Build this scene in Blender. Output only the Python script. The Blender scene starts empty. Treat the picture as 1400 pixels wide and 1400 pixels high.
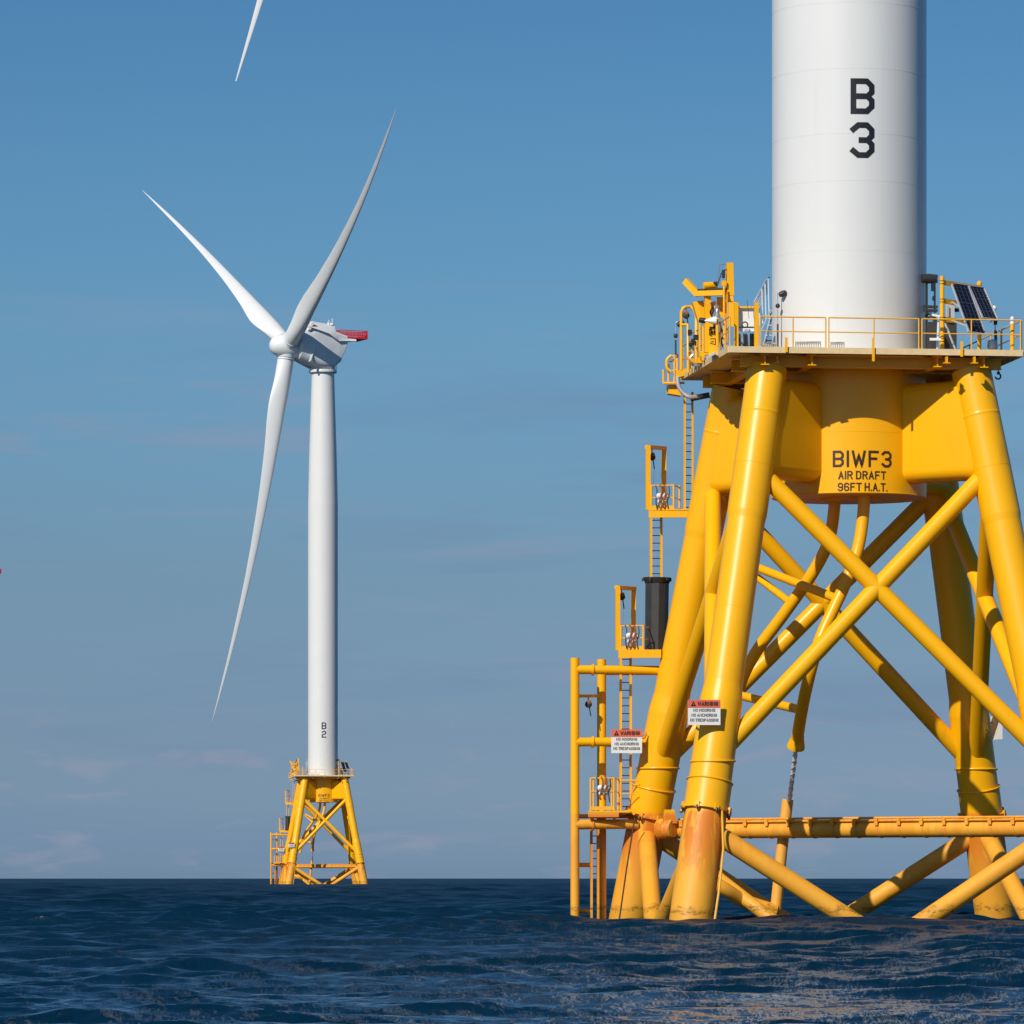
import bpy, bmesh, math, random
import numpy as np
from mathutils import Vector, Matrix, Quaternion

random.seed(5)
SC = bpy.context.scene
COL = SC.collection
R_EARTH = 7.45e6            # earth radius with refraction: the sea drops away and hides the feet of far towers
F, CAM_H = 7000.0, 1.7      # focal length in photo pixels, eye height over the water
EYE_ROW = 1196.3            # photo row of the eye level

# ------------------------------------------------------------------ camera
cam = bpy.data.cameras.new('camera')
cam.sensor_width = 36.0
cam.lens = F / 1400.0 * 36.0
cam.shift_y = (EYE_ROW - 700.0) / 1400.0
cam.clip_start = 1.0
cam.clip_end = 30000.0
co = bpy.data.objects.new('camera', cam)
co.location = (0, 0, CAM_H)
co.rotation_euler = (math.radians(90), 0, 0)
COL.objects.link(co)
SC.camera = co

# ------------------------------------------------------------------ sky, sun, exposure
SUN_EL = math.radians(36.0)
SUN_AZ = math.radians(31.0)           # to the left of straight behind the camera
sun_dir = Vector((-math.sin(SUN_AZ) * math.cos(SUN_EL), -math.cos(SUN_AZ) * math.cos(SUN_EL), math.sin(SUN_EL)))
SKY_STRENGTH = 0.10
world = bpy.data.worlds.new('World')
SC.world = world
world.use_nodes = True
wn, wl = world.node_tree.nodes, world.node_tree.links
wn.clear()
w_out = wn.new('ShaderNodeOutputWorld')
w_bg = wn.new('ShaderNodeBackground')
w_bg.inputs['Strength'].default_value = SKY_STRENGTH
sky = wn.new('ShaderNodeTexSky')
sky.sky_type = 'NISHITA'
sky.sun_disc = False
sky.sun_elevation = SUN_EL
sky.sun_rotation = math.atan2(sun_dir.x, sun_dir.y)
sky.altitude = 0.0
sky.air_density = 1.0
sky.dust_density = 0.6
sky.ozone_density = 2.0
w_tc = wn.new('ShaderNodeTexCoord')
w_sep = wn.new('ShaderNodeSeparateXYZ')
wl.new(w_tc.outputs['Generated'], w_sep.inputs[0])
SKY_RAMP = [(0.0111, (0.3359, 0.5252, 0.9754)), (0.0824, (0.2916, 0.4228, 0.7442)), (0.1662, (0.2978, 0.4232, 0.6379)), (0.2413, (0.308, 0.4782, 0.6746)), (0.3118, (0.316, 0.5218, 0.7011)), (0.4022, (0.2905, 0.5161, 0.696)), (0.4935, (0.2558, 0.4844, 0.6744)), (1.0, (0.2558, 0.4844, 0.6744))]     # clear autumn air: deeper blue than the model sky
w_ramp = wn.new('ShaderNodeValToRGB')
w_map = wn.new('ShaderNodeMapRange')
w_map.inputs['From Min'].default_value = 0.0
w_map.inputs['From Max'].default_value = 0.34
wl.new(w_sep.outputs['Z'], w_map.inputs['Value'])
wl.new(w_map.outputs[0], w_ramp.inputs['Fac'])
els = w_ramp.color_ramp.elements
while len(els) < len(SKY_RAMP):
    els.new(0.5)
for e, (p, c) in zip(els, SKY_RAMP):
    e.position = p
    e.color = (*c, 1)
w_mul = wn.new('ShaderNodeMixRGB')
w_mul.blend_type = 'MULTIPLY'
w_mul.inputs['Fac'].default_value = 1.0
wl.new(sky.outputs[0], w_mul.inputs[1])
wl.new(w_ramp.outputs[0], w_mul.inputs[2])


def wisps(scale, lo, hi, amount, col, base, seed, top=0.13, bottom=0.085):
    mp = wn.new('ShaderNodeMapping')
    mp.inputs['Scale'].default_value = scale
    mp.inputs['Location'].default_value = seed
    wl.new(w_tc.outputs['Generated'], mp.inputs['Vector'])
    nz = wn.new('ShaderNodeTexNoise')
    nz.inputs['Scale'].default_value = 1.0
    nz.inputs['Detail'].default_value = 6
    nz.inputs['Roughness'].default_value = 0.55
    nz.inputs['Distortion'].default_value = 0.4
    wl.new(mp.outputs[0], nz.inputs['Vector'])
    mr = wn.new('ShaderNodeMapRange')
    mr.interpolation_type = 'SMOOTHSTEP'
    mr.inputs['From Min'].default_value = lo
    mr.inputs['From Max'].default_value = hi
    mr.inputs['To Max'].default_value = amount
    wl.new(nz.outputs['Fac'], mr.inputs['Value'])
    # the wisps lie low, near the horizon
    lw = wn.new('ShaderNodeMapRange')
    lw.interpolation_type = 'SMOOTHSTEP'
    lw.inputs['From Min'].default_value = top
    lw.inputs['From Max'].default_value = bottom
    wl.new(w_sep.outputs['Z'], lw.inputs['Value'])
    ml = wn.new('ShaderNodeMath')
    ml.operation = 'MULTIPLY'
    wl.new(mr.outputs[0], ml.inputs[0])
    wl.new(lw.outputs[0], ml.inputs[1])
    mx = wn.new('ShaderNodeMixRGB')
    wl.new(ml.outputs[0], mx.inputs['Fac'])
    wl.new(base, mx.inputs[1])
    mx.inputs[2].default_value = (*col, 1)
    return mx.outputs[0]


w_c = wisps((16, 16, 150), 0.54, 0.74, 0.5, (2.6, 3.1, 4.4), w_mul.outputs[0], (3.1, 0.4, 0.0))
w_c = wisps((9, 9, 85), 0.50, 0.72, 0.45, (1.55, 2.45, 4.0), w_c, (7.7, 2.3, 1.7))
w_c = wisps((42, 42, 190), 0.53, 0.70, 0.5, (2.9, 3.2, 4.2), w_c, (1.2, 5.1, 0.35), 0.036, 0.024)
wl.new(w_c, w_bg.inputs['Color'])
wl.new(w_bg.outputs[0], w_out.inputs['Surface'])

sun = bpy.data.lights.new('sun', 'SUN')
sun.energy = 4.3
sun.angle = math.radians(0.5)
sun.color = (1.0, 0.93, 0.82)
so = bpy.data.objects.new('sun', sun)
so.rotation_euler = sun_dir.to_track_quat('Z', 'Y').to_euler()
so.location = (-60, -60, 60)
COL.objects.link(so)

SC.view_settings.view_transform = 'Standard'
SC.view_settings.look = 'None'
SC.view_settings.exposure = 0.0
SC.view_settings.gamma = 1.0
SC.view_settings.use_curve_mapping = False

# ------------------------------------------------------------------ where things stand
NEAR_Y = F / 37.0
NEAR = Vector(((1161.0 - 700) / F * NEAR_Y, NEAR_Y, 0))
FAR_Y = F / 7.19
FAR = Vector(((441.5 - 700) / F * FAR_Y, FAR_Y, -FAR_Y ** 2 / (2 * R_EARTH)))
GONE_Y = F / 4.05
GONE = Vector(((-33 - 700) / F * GONE_Y, GONE_Y, -GONE_Y ** 2 / (2 * R_EARTH)))
ROT = math.radians(7.46)
CR, SR = math.cos(ROT), math.sin(ROT)
DECK = 20.6


def lp(px, py, dy):
    """jacket-local point seen at photo position (px, py), dy metres beyond the tower axis"""
    wy = NEAR.y + dy
    wx = (px - 700.0) / F * wy - NEAR.x
    wz = CAM_H + (EYE_ROW - py) * wy / F
    return Vector((wx * CR + dy * SR, -wx * SR + dy * CR, wz))


# ------------------------------------------------------------------ materials
def new_mat(name):
    m = bpy.data.materials.new(name)
    m.use_nodes = True
    n, l = m.node_tree.nodes, m.node_tree.links
    return m, n, l, n['Principled BSDF']


def simple(name, col, rough=0.5, metal=0.0, var=0.12, scale=3.0, spec=0.5):
    m, n, l, b = new_mat(name)
    b.inputs['Roughness'].default_value = rough
    b.inputs['Metallic'].default_value = metal
    b.inputs['Specular IOR Level'].default_value = spec
    g = n.new('ShaderNodeNewGeometry')
    t = n.new('ShaderNodeTexNoise')
    t.inputs['Scale'].default_value = scale
    t.inputs['Detail'].default_value = 5
    l.new(g.outputs['Position'], t.inputs['Vector'])
    mix = n.new('ShaderNodeMixRGB')
    mix.inputs[1].default_value = (*[c * (1 - var) for c in col], 1)
    mix.inputs[2].default_value = (*[min(1, c * (1 + var)) for c in col], 1)
    l.new(t.outputs['Fac'], mix.inputs['Fac'])
    l.new(mix.outputs[0], b.inputs['Base Color'])
    return m


def node_math(n, l, op, a, b=None):
    x = n.new('ShaderNodeMath')
    x.operation = op
    for i, v in enumerate((a, b)):
        if v is None:
            continue
        if isinstance(v, (int, float)):
            x.inputs[i].default_value = v
        else:
            l.new(v, x.inputs[i])
    return x.outputs[0]


def smooth_range(n, l, v, a, b):
    x = n.new('ShaderNodeMapRange')
    x.interpolation_type = 'SMOOTHSTEP'
    x.inputs['From Min'].default_value = a
    x.inputs['From Max'].default_value = b
    l.new(v, x.inputs['Value'])
    return x.outputs[0]


def noise(n, l, vec, scale, detail=4, rough=0.55):
    t = n.new('ShaderNodeTexNoise')
    t.inputs['Scale'].default_value = scale
    t.inputs['Detail'].default_value = detail
    t.inputs['Roughness'].default_value = rough
    l.new(vec, t.inputs['Vector'])
    return t.outputs['Fac']


def mapping(n, l, vec, sc):
    x = n.new('ShaderNodeMapping')
    x.inputs['Scale'].default_value = sc
    l.new(vec, x.inputs['Vector'])
    return x.outputs[0]


def mixc(n, l, fac, a, b):
    x = n.new('ShaderNodeMixRGB')
    for i, v in ((0, fac), (1, a), (2, b)):
        if isinstance(v, (int, float)):
            x.inputs[i].default_value = v
        elif isinstance(v, tuple):
            x.inputs[i].default_value = (*v, 1)
        else:
            l.new(v, x.inputs[i])
    return x.outputs[0]


def yellow_paint(name='yellow_marine_paint', rust=0.9):
    m, n, l, b = new_mat(name)
    b.inputs['Specular IOR Level'].default_value = 0.45
    g = n.new('ShaderNodeNewGeometry')
    pos = g.outputs['Position']
    sep = n.new('ShaderNodeSeparateXYZ')
    l.new(pos, sep.inputs[0])
    z = sep.outputs['Z']
    base = mixc(n, l, noise(n, l, pos, 0.5, 3), (0.90, 0.425, 0.001), (0.94, 0.46, 0.002))
    # chalky, sun-bleached coat of the splash zone
    low = smooth_range(n, l, z, 4.15, 3.9)
    chalk = mixc(n, l, noise(n, l, pos, 0.8, 4), (0.80, 0.335, 0.022), (0.79, 0.38, 0.055))
    c = mixc(n, l, node_math(n, l, 'MULTIPLY', low, 0.75), base, chalk)
    # rust running down from the sleeves
    streak = noise(n, l, mapping(n, l, pos, (2.2, 2.2, 0.16)), 1.0, 6, 0.6)
    blot = noise(n, l, pos, 0.55, 4)
    st = smooth_range(n, l, node_math(n, l, 'ADD', node_math(n, l, 'MULTIPLY', streak, 0.65), node_math(n, l, 'MULTIPLY', blot, 0.35)), 0.455, 0.51)
    reach = node_math(n, l, 'MULTIPLY', low, smooth_range(n, l, z, 0.4, 3.6))
    c = mixc(n, l, node_math(n, l, 'MULTIPLY', node_math(n, l, 'MULTIPLY', st, reach), rust), c, (0.66, 0.17, 0.010))
    thin = smooth_range(n, l, noise(n, l, mapping(n, l, pos, (5, 5, 0.25)), 1.0, 4), 0.62, 0.72)
    c = mixc(n, l, node_math(n, l, 'MULTIPLY', node_math(n, l, 'MULTIPLY', thin, reach), rust * 0.5), c, (0.30, 0.10, 0.03))
    # weed and grime along the waterline
    zz = node_math(n, l, 'ADD', z, node_math(n, l, 'MULTIPLY', node_math(n, l, 'SUBTRACT', noise(n, l, pos, 2.4, 5), 0.5), 0.9))
    band = node_math(n, l, 'MULTIPLY', smooth_range(n, l, zz, 0.22, 0.40), smooth_range(n, l, zz, 0.66, 0.42))
    speck = smooth_range(n, l, noise(n, l, mapping(n, l, pos, (6, 6, 14)), 1.0, 6, 0.75), 0.36, 0.66)
    c = mixc(n, l, node_math(n, l, 'MULTIPLY', node_math(n, l, 'MULTIPLY', band, speck), 0.85), c, (0.05, 0.035, 0.01))
    wet = smooth_range(n, l, zz, 0.40, 0.15)
    c = mixc(n, l, node_math(n, l, 'MULTIPLY', wet, 0.45), c, (0.50, 0.24, 0.01))
    # light general soiling
    soil = smooth_range(n, l, noise(n, l, mapping(n, l, pos, (1.5, 1.5, 0.2)), 1.0, 6, 0.65), 0.58, 0.78)
    c = mixc(n, l, node_math(n, l, 'MULTIPLY', soil, 0.28), c, (0.42, 0.20, 0.02))
    l.new(c, b.inputs['Base Color'])
    r = n.new('ShaderNodeMapRange')
    r.inputs['To Min'].default_value = 0.29
    r.inputs['To Max'].default_value = 0.43
    l.new(noise(n, l, pos, 1.1, 4), r.inputs['Value'])
    rr = mixc(n, l, low, r.outputs[0], (0.55, 0.55, 0.55))
    l.new(rr, b.inputs['Roughness'])
    bp = n.new('ShaderNodeBump')
    bp.inputs['Strength'].default_value = 0.05
    bp.inputs['Distance'].default_value = 0.05
    l.new(noise(n, l, pos, 1.6, 3), bp.inputs['Height'])
    l.new(bp.outputs[0], b.inputs['Normal'])
    return m


def white_paint():
    m, n, l, b = new_mat('white_tower_paint')
    g = n.new('ShaderNodeNewGeometry')
    pos = g.outputs['Position']
    c = mixc(n, l, noise(n, l, pos, 0.35, 4), (0.67, 0.675, 0.67), (0.72, 0.72, 0.71))
    dirt = smooth_range(n, l, noise(n, l, mapping(n, l, pos, (2.5, 2.5, 0.12)), 1.0, 6, 0.65), 0.55, 0.8)
    c = mixc(n, l, node_math(n, l, 'MULTIPLY', dirt, 0.22), c, (0.52, 0.51, 0.48))
    l.new(c, b.inputs['Base Color'])
    b.inputs['Roughness'].default_value = 0.33
    bp = n.new('ShaderNodeBump')
    bp.inputs['Strength'].default_value = 0.04
    bp.inputs['Distance'].default_value = 0.05
    l.new(noise(n, l, mapping(n, l, pos, (1, 1, 0.3)), 1.2, 2), bp.inputs['Height'])
    l.new(bp.outputs[0], b.inputs['Normal'])
    return m


def water():
    m, n, l, b = new_mat('sea_water')
    g = n.new('ShaderNodeNewGeometry')
    pos = g.outputs['Position']
    b.inputs['Base Color'].default_value = (0.0008, 0.018, 0.040, 1)
    b.inputs['IOR'].default_value = 1.333
    b.inputs['Roughness'].default_value = 0.06
    n1 = noise(n, l, mapping(n, l, pos, (2.4, 1.3, 1)), 1.0, 4, 0.6)
    n2 = noise(n, l, mapping(n, l, pos, (1.3, 0.36, 1)), 1.0, 4, 0.6)
    n3 = noise(n, l, pos, 9.0, 3, 0.6)
    h = node_math(n, l, 'ADD', node_math(n, l, 'MULTIPLY', n1, 0.050), node_math(n, l, 'MULTIPLY', n2, 0.10))
    h = node_math(n, l, 'ADD', h, node_math(n, l, 'MULTIPLY', n3, 0.006))
    bp = n.new('ShaderNodeBump')
    bp.inputs['Strength'].default_value = 1.0
    bp.inputs['Distance'].default_value = 1.0
    l.new(h, bp.inputs['Height'])
    l.new(bp.outputs[0], b.inputs['Normal'])
    at = n.new('ShaderNodeAttribute')
    at.attribute_name = 'foam'
    fo = node_math(n, l, 'MULTIPLY', at.outputs['Fac'], smooth_range(n, l, noise(n, l, pos, 9.0, 6, 0.75), 0.44, 0.66))
    c = mixc(n, l, fo, (0.0008, 0.018, 0.040), (0.55, 0.6, 0.63))
    l.new(c, b.inputs['Base Color'])
    at2 = n.new('ShaderNodeAttribute')
    at2.attribute_name = 'ripple'
    rr = mixc(n, l, fo, at2.outputs['Fac'], (0.7, 0.7, 0.7))
    l.new(rr, b.inputs['Roughness'])
    return m


M = {
    'yellow': yellow_paint(),
    'yellow_tube': yellow_paint('yellow_tube_paint', 0.28),
    'pale': simple('bleached_yellow_paint', (0.82, 0.38, 0.05), 0.5, 0, 0.12, 1.2),
    'rail': simple('pale_yellow_rail_paint', (0.84, 0.43, 0.025), 0.45, 0, 0.1, 4),
    'white': white_paint(),
    'blade': simple('blade_gelcoat', (0.76, 0.77, 0.77), 0.35, 0, 0.03, 0.4),
    'grey': simple('grey_nacelle_panel', (0.62, 0.655, 0.69), 0.45, 0, 0.15, 0.8),
    'galv': simple('galvanised_grating', (0.72, 0.54, 0.29), 0.6, 0.0, 0.2, 5),
    'steel': simple('bright_steel', (0.62, 0.63, 0.64), 0.28, 0.85, 0.2, 9),
    'alu': simple('brushed_aluminium', (0.60, 0.63, 0.67), 0.4, 0.5, 0.1, 6),
    'dark': simple('black_rubber', (0.022, 0.021, 0.020), 0.5, 0, 0.3, 5),
    'char': simple('charcoal_plastic', (0.035, 0.034, 0.034), 0.42, 0, 0.35, 3),
    'ink': simple('black_lettering_paint', (0.012, 0.012, 0.015), 0.45, 0, 0.1, 5),
    'brown': simple('dark_brown_lettering_paint', (0.045, 0.018, 0.004), 0.5, 0, 0.1, 5),
    'red': simple('red_paint', (0.50, 0.018, 0.03), 0.45, 0, 0.2, 3),
    'salmon': simple('faded_red_sign_header', (0.72, 0.14, 0.08), 0.5, 0, 0.06, 4),
    'sign': simple('white_sign_board', (0.78, 0.78, 0.75), 0.4, 0, 0.04, 4),
    'signtext': simple('grey_sign_lettering', (0.07, 0.07, 0.07), 0.5, 0, 0.1, 5),
    'solar': simple('solar_cell_glass', (0.006, 0.009, 0.022), 0.25, 0, 0.3, 6),
    'cell': simple('solar_cell_grid_line', (0.075, 0.09, 0.13), 0.35, 0.2, 0.1, 6),
    'horn': simple('white_enamel', (0.82, 0.82, 0.80), 0.3, 0, 0.03, 6),
    'bluewrap': simple('blue_grey_plastic_wrap', (0.20, 0.28, 0.38), 0.3, 0, 0.5, 6),
    'orange': simple('orange_strap', (0.26, 0.075, 0.02), 0.6, 0, 0.2, 6),
    'shade': simple('painted_shade_between_beams', (0.10, 0.05, 0.01), 0.6, 0, 0.2, 4),  # shade between the deck beams put into a brown colour; no part uses it
}


# ------------------------------------------------------------------ mesh building
def basis(axis):
    a = Vector(axis).normalized()
    t = Vector((0, 0, 1)) if abs(a.z) < 0.9 else Vector((1, 0, 0))
    u = a.cross(t).normalized()
    return a, u, a.cross(u).normalized()


def support(prof, e=0.06):
    """extra loops beside each corner of a profile, so that long faces keep their true shading"""
    out = [prof[0]]
    for (r0, h0), (r1, h1) in zip(prof, prof[1:]):
        L = math.hypot(r1 - r0, h1 - h0)
        if L > 4 * e:
            for t in (e / L, 1 - e / L):
                out.append((r0 + (r1 - r0) * t, h0 + (h1 - h0) * t))
        out.append((r1, h1))
    return out


class MB:
    def __init__(self):
        self.v, self.f = [], []

    def loft(self, rings, close=True, caps=True):
        n = len(rings[0])
        s = len(self.v)
        for r in rings:
            self.v += [Vector(p) for p in r]
        for i in range(len(rings) - 1):
            for j in range(n if close else n - 1):
                k = (j + 1) % n
                self.f.append((s + i * n + j, s + i * n + k, s + (i + 1) * n + k, s + (i + 1) * n + j))
        if caps and close:
            self.f.append(tuple(range(s + n - 1, s - 1, -1)))
            e = s + (len(rings) - 1) * n
            self.f.append(tuple(range(e, e + n)))
        return self

    def revolve(self, prof, base=(0, 0, 0), axis=(0, 0, 1), n=32, caps=True):
        """profile of (radius, distance along the axis)"""
        a, u, w = basis(axis)
        base = Vector(base)
        return self.loft([[base + a * h + (u * math.cos(t) + w * math.sin(t)) * r
                           for t in (2 * math.pi * j / n for j in range(n))] for r, h in prof], True, caps)

    def tube(self, p0, p1, r0, r1=None, n=20, caps=True):
        p0, p1 = Vector(p0), Vector(p1)
        d = (p1 - p0)
        return self.revolve([(r0, 0), (r0 if r1 is None else r1, d.length)], p0, d, n, caps)

    def path(self, pts, r, n=12, closed=False):
        pts = [Vector(p) for p in pts]
        if closed:
            pts = pts + [pts[0]]
        a, u, w = basis(pts[1] - pts[0])
        rings = []
        for i, p in enumerate(pts):
            if i == 0:
                d = pts[1] - pts[0]
            elif i == len(pts) - 1:
                d = pts[i] - pts[i - 1]
            else:
                d = (pts[i + 1] - pts[i]).normalized() + (pts[i] - pts[i - 1]).normalized()
            d.normalize()
            u = (u - d * u.dot(d)).normalized()
            w = d.cross(u)
            rings.append([p + (u * math.cos(t) + w * math.sin(t)) * r for t in (2 * math.pi * j / n for j in range(n))])
        return self.loft(rings)

    def ring(self, c, axis, rad, r, n=40, m=8):
        a, u, w = basis(axis)
        c = Vector(c)
        s = len(self.v)
        for i in range(n):
            t = 2 * math.pi * i / n
            d = u * math.cos(t) + w * math.sin(t)
            for j in range(m):
                q = 2 * math.pi * j / m
                self.v.append(c + d * (rad + r * math.cos(q)) + a * r * math.sin(q))
        for i in range(n):
            for j in range(m):
                k, q = (i + 1) % n, (j + 1) % m
                self.f.append((s + i * m + j, s + k * m + j, s + k * m + q, s + i * m + q))
        return self

    def box(self, c, size, R=None):
        c = Vector(c)
        s = len(self.v)
        for x in (-.5, .5):
            for y in (-.5, .5):
                for z in (-.5, .5):
                    p = Vector((x * size[0], y * size[1], z * size[2]))
                    self.v.append(c + (R @ p if R else p))
        self.f += [tuple(s + i for i in q) for q in
                   ((0, 1, 3, 2), (4, 6, 7, 5), (0, 4, 5, 1), (2, 3, 7, 6), (0, 2, 6, 4), (1, 5, 7, 3))]
        return self

    def bar(self, p0, p1, w, h, up=(0, 0, 1)):
        p0, p1 = Vector(p0), Vector(p1)
        d = (p1 - p0).normalized()
        up = Vector(up)
        if abs(d.dot(up)) > 0.95:
            up = Vector((0, 1, 0))
        s = d.cross(up).normalized()
        t = s.cross(d)
        return self.loft([[p + s * a * w / 2 + t * b * h / 2 for a, b in ((-1, -1), (1, -1), (1, 1), (-1, 1))] for p in (p0, p1)])

    def slab(self, quad, thick, normal):
        nn = Vector(normal).normalized() * thick
        q = [Vector(p) for p in quad]
        return self.loft([q, [p + nn for p in q]])

    def build(self, name, mat, parent=None, angle=38):
        me = bpy.data.meshes.new(name)
        o0 = ORIGIN.get(parent.name, Vector()) if parent else Vector()
        me.from_pydata([tuple(p - o0) for p in self.v], [], self.f)
        bm = bmesh.new()
        bm.from_mesh(me)
        bmesh.ops.recalc_face_normals(bm, faces=bm.faces)
        bm.to_mesh(me)
        bm.free()
        me.materials.append(M[mat] if isinstance(mat, str) else mat)
        me.polygons.foreach_set('use_smooth', [True] * len(me.polygons))
        me.set_sharp_from_angle(angle=math.radians(angle))
        o = bpy.data.objects.new(name, me)
        COL.objects.link(o)
        if parent:
            o.parent = parent
            ORIGIN[o.name] = o0
        return o

    def build_each(self, name, mat, parent=None, angle=38):
        """the same, but every connected piece becomes an object of its own"""
        root = list(range(len(self.v)))

        def find(a):
            while root[a] != a:
                root[a] = root[root[a]]
                a = root[a]
            return a
        for f in self.f:
            for i in f[1:]:
                root[find(i)] = find(f[0])
        groups = {}
        for f in self.f:
            groups.setdefault(find(f[0]), []).append(f)
        made = []
        for fs in groups.values():
            ids = sorted({i for f in fs for i in f})
            at = {i: k for k, i in enumerate(ids)}
            m = MB()
            m.v = [self.v[i] for i in ids]
            m.f = [tuple(at[i] for i in f) for f in fs]
            made.append(m.build(name, mat, parent, angle))
        return made


ORIGIN = {}
THINGS = []


def thing(name, label, cat, loc=(0, 0, 0), group=None, far=None):
    """Empty at the base of one thing; loc is jacket-local. `far` is the label of its copy on the far jacket"""
    o = bpy.data.objects.new(name, None)
    COL.objects.link(o)
    loc = Vector(loc)
    o.location = NEAR + Vector((loc.x * CR - loc.y * SR, loc.x * SR + loc.y * CR, loc.z))
    o.rotation_euler = (0, 0, ROT)
    o.empty_display_size = 0.3
    o['label'] = label
    o['category'] = cat
    if group:
        o['group'] = group
    ORIGIN[o.name] = loc
    THINGS.append((o, far))
    return o


# ------------------------------------------------------------------ stroke lettering
GL = {
    'A': [[(0, 0), (1.5, 5), (3, 0)], [(.5, 1.6), (2.5, 1.6)]],
    'B': [[(0, 0), (0, 5), (2.2, 5), (3, 4.2), (3, 3.2), (2.3, 2.5), (3, 1.8), (3, .8), (2.2, 0), (0, 0)], [(.4, 2.5), (2.1, 2.5)]],
    'C': [[(3, 4), (2.1, 5), (.9, 5), (0, 4), (0, 1), (.9, 0), (2.1, 0), (3, 1)]],
    'D': [[(0, 0), (0, 5), (2, 5), (3, 4), (3, 1), (2, 0), (0, 0)]],
    'E': [[(3, 5), (0, 5), (0, 0), (3, 0)], [(.4, 2.6), (2.4, 2.6)]],
    'F': [[(0, 0), (0, 5), (2.9, 5)], [(.4, 2.6), (2.3, 2.6)]],
    'G': [[(3, 4), (2.1, 5), (.9, 5), (0, 4), (0, 1), (.9, 0), (2.1, 0), (3, 1), (3, 2.4), (1.8, 2.4)]],
    'H': [[(0, 0), (0, 5)], [(3, 0), (3, 5)], [(.4, 2.6), (2.6, 2.6)]],
    'I': [[(0, 0), (0, 5)]],
    'M': [[(0, 0), (0, 5), (1.8, 1.8), (3.6, 5), (3.6, 0)]],
    'N': [[(0, 0), (0, 5), (3, 0), (3, 5)]],
    'O': [[(.9, 0), (2.1, 0), (3, 1), (3, 4), (2.1, 5), (.9, 5), (0, 4), (0, 1), (.9, 0)]],
    'P': [[(0, 0), (0, 5), (2.2, 5), (3, 4.3), (3, 3.2), (2.2, 2.5), (.4, 2.5)]],
    'R': [[(0, 0), (0, 5), (2.2, 5), (3, 4.3), (3, 3.3), (2.2, 2.6), (.4, 2.6)], [(1.7, 2.4), (3, 0)]],
    'S': [[(3, 4.2), (2.2, 5), (.8, 5), (0, 4.2), (0, 3.3), (.8, 2.6), (2.2, 2.4), (3, 1.7), (3, .8), (2.2, 0), (.8, 0), (0, .8)]],
    'T': [[(-.1, 5), (3.1, 5)], [(1.5, 4.6), (1.5, 0)]],
    'W': [[(0, 5), (1, 0), (2.0, 3.8), (3.0, 0), (4, 5)]],
    '2': [[(0, 4.2), (.8, 5), (2.2, 5), (3, 4.2), (3, 3.3), (2.2, 2.6), (.8, 2.4), (0, 1.7), (0, 0), (3, 0)]],
    '3': [[(0, 4.3), (.8, 5), (2.2, 5), (3, 4.2), (3, 3.2), (2.3, 2.5), (3, 1.8), (3, .8), (2.2, 0), (.8, 0), (0, .7)], [(1.3, 2.5), (2.1, 2.5)]],
    '6': [[(3, 4.3), (2.2, 5), (.8, 5), (0, 4.2), (0, .8), (.8, 0), (2.2, 0), (3, .8), (3, 1.9), (2.2, 2.7), (.4, 2.7)]],
    '9': [[(0, .7), (.8, 0), (2.2, 0), (3, .8), (3, 4.2), (2.2, 5), (.8, 5), (0, 4.2), (0, 3.1), (.8, 2.3), (2.6, 2.3)]],
    '.': [[(0, 0), (0, .2)]],
}
NARROW = {'I': 0, '.': 0, 'W': 4.0, 'M': 3.6}


def text_strokes(s, height, width, stroke):
    """2D stroke quads of one line of text, centred on the origin, cap height and total width given"""
    adv, x = [], 0.0
    gap = 1.75
    for ch in s:
        if ch == ' ':
            x += 1.6
            continue
        w = NARROW.get(ch, 3.0)
        adv.append((ch, x))
        x += w + gap
    tot = x - gap
    sy = (height - stroke) / 5.0
    sx = (width - stroke) / max(tot, 0.01)
    quads = []
    for ch, x0 in adv:
        for li, line in enumerate(GL[ch]):
            pts = [Vector(((x0 + a) * sx - (width - stroke) / 2, b * sy - (height - stroke) / 2)) for a, b in line]
            closed = (pts[0] - pts[-1]).length < 1e-6 and len(pts) > 2
            dense = [pts[0]]
            for a, b in zip(pts, pts[1:]):
                k = max(1, int((b - a).length / 0.08))
                dense += [a.lerp(b, (i + 1) / k) for i in range(k)]
            n = len(dense)
            L = []
            for i in range(n):
                if closed:
                    d0 = (dense[i] - dense[i - 1 if i > 0 else n - 2]).normalized()
                    d1 = (dense[i + 1 if i < n - 1 else 1] - dense[i]).normalized()
                else:
                    d0 = (dense[i] - dense[i - 1]).normalized() if i > 0 else (dense[1] - dense[0]).normalized()
                    d1 = (dense[i + 1] - dense[i]).normalized() if i < n - 1 else d0
                t = (d0 + d1)
                t = t.normalized() if t.length > 1e-6 else d1
                nn = Vector((-t.y, t.x))
                k = 1.0 / max(0.45, nn.dot(Vector((-d1.y, d1.x))))
                p = dense[i].copy()
                if not closed and i == 0:
                    p -= d1 * stroke * 0.5
                if not closed and i == n - 1:
                    p += d0 * stroke * 0.5
                L.append((p + nn * stroke * 0.5 * k, p - nn * stroke * 0.5 * k))
            for a, b in zip(L, L[1:]):
                quads.append((a[0], a[1], b[1], b[0], li))
    return quads


def letters_on_cylinder(mb, s, height, width, stroke, rad, az, z):
    """az: angle of the text centre, measured in jacket-local axes"""
    for q in text_strokes(s, height, width, stroke):
        k = len(mb.v)
        r = rad + 0.012 + 0.002 * q[4]
        for p in q[:4]:
            t = az + p.x / rad
            mb.v.append(Vector((r * math.cos(t), r * math.sin(t), z + p.y)))
        mb.f.append((k, k + 1, k + 2, k + 3))


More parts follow.
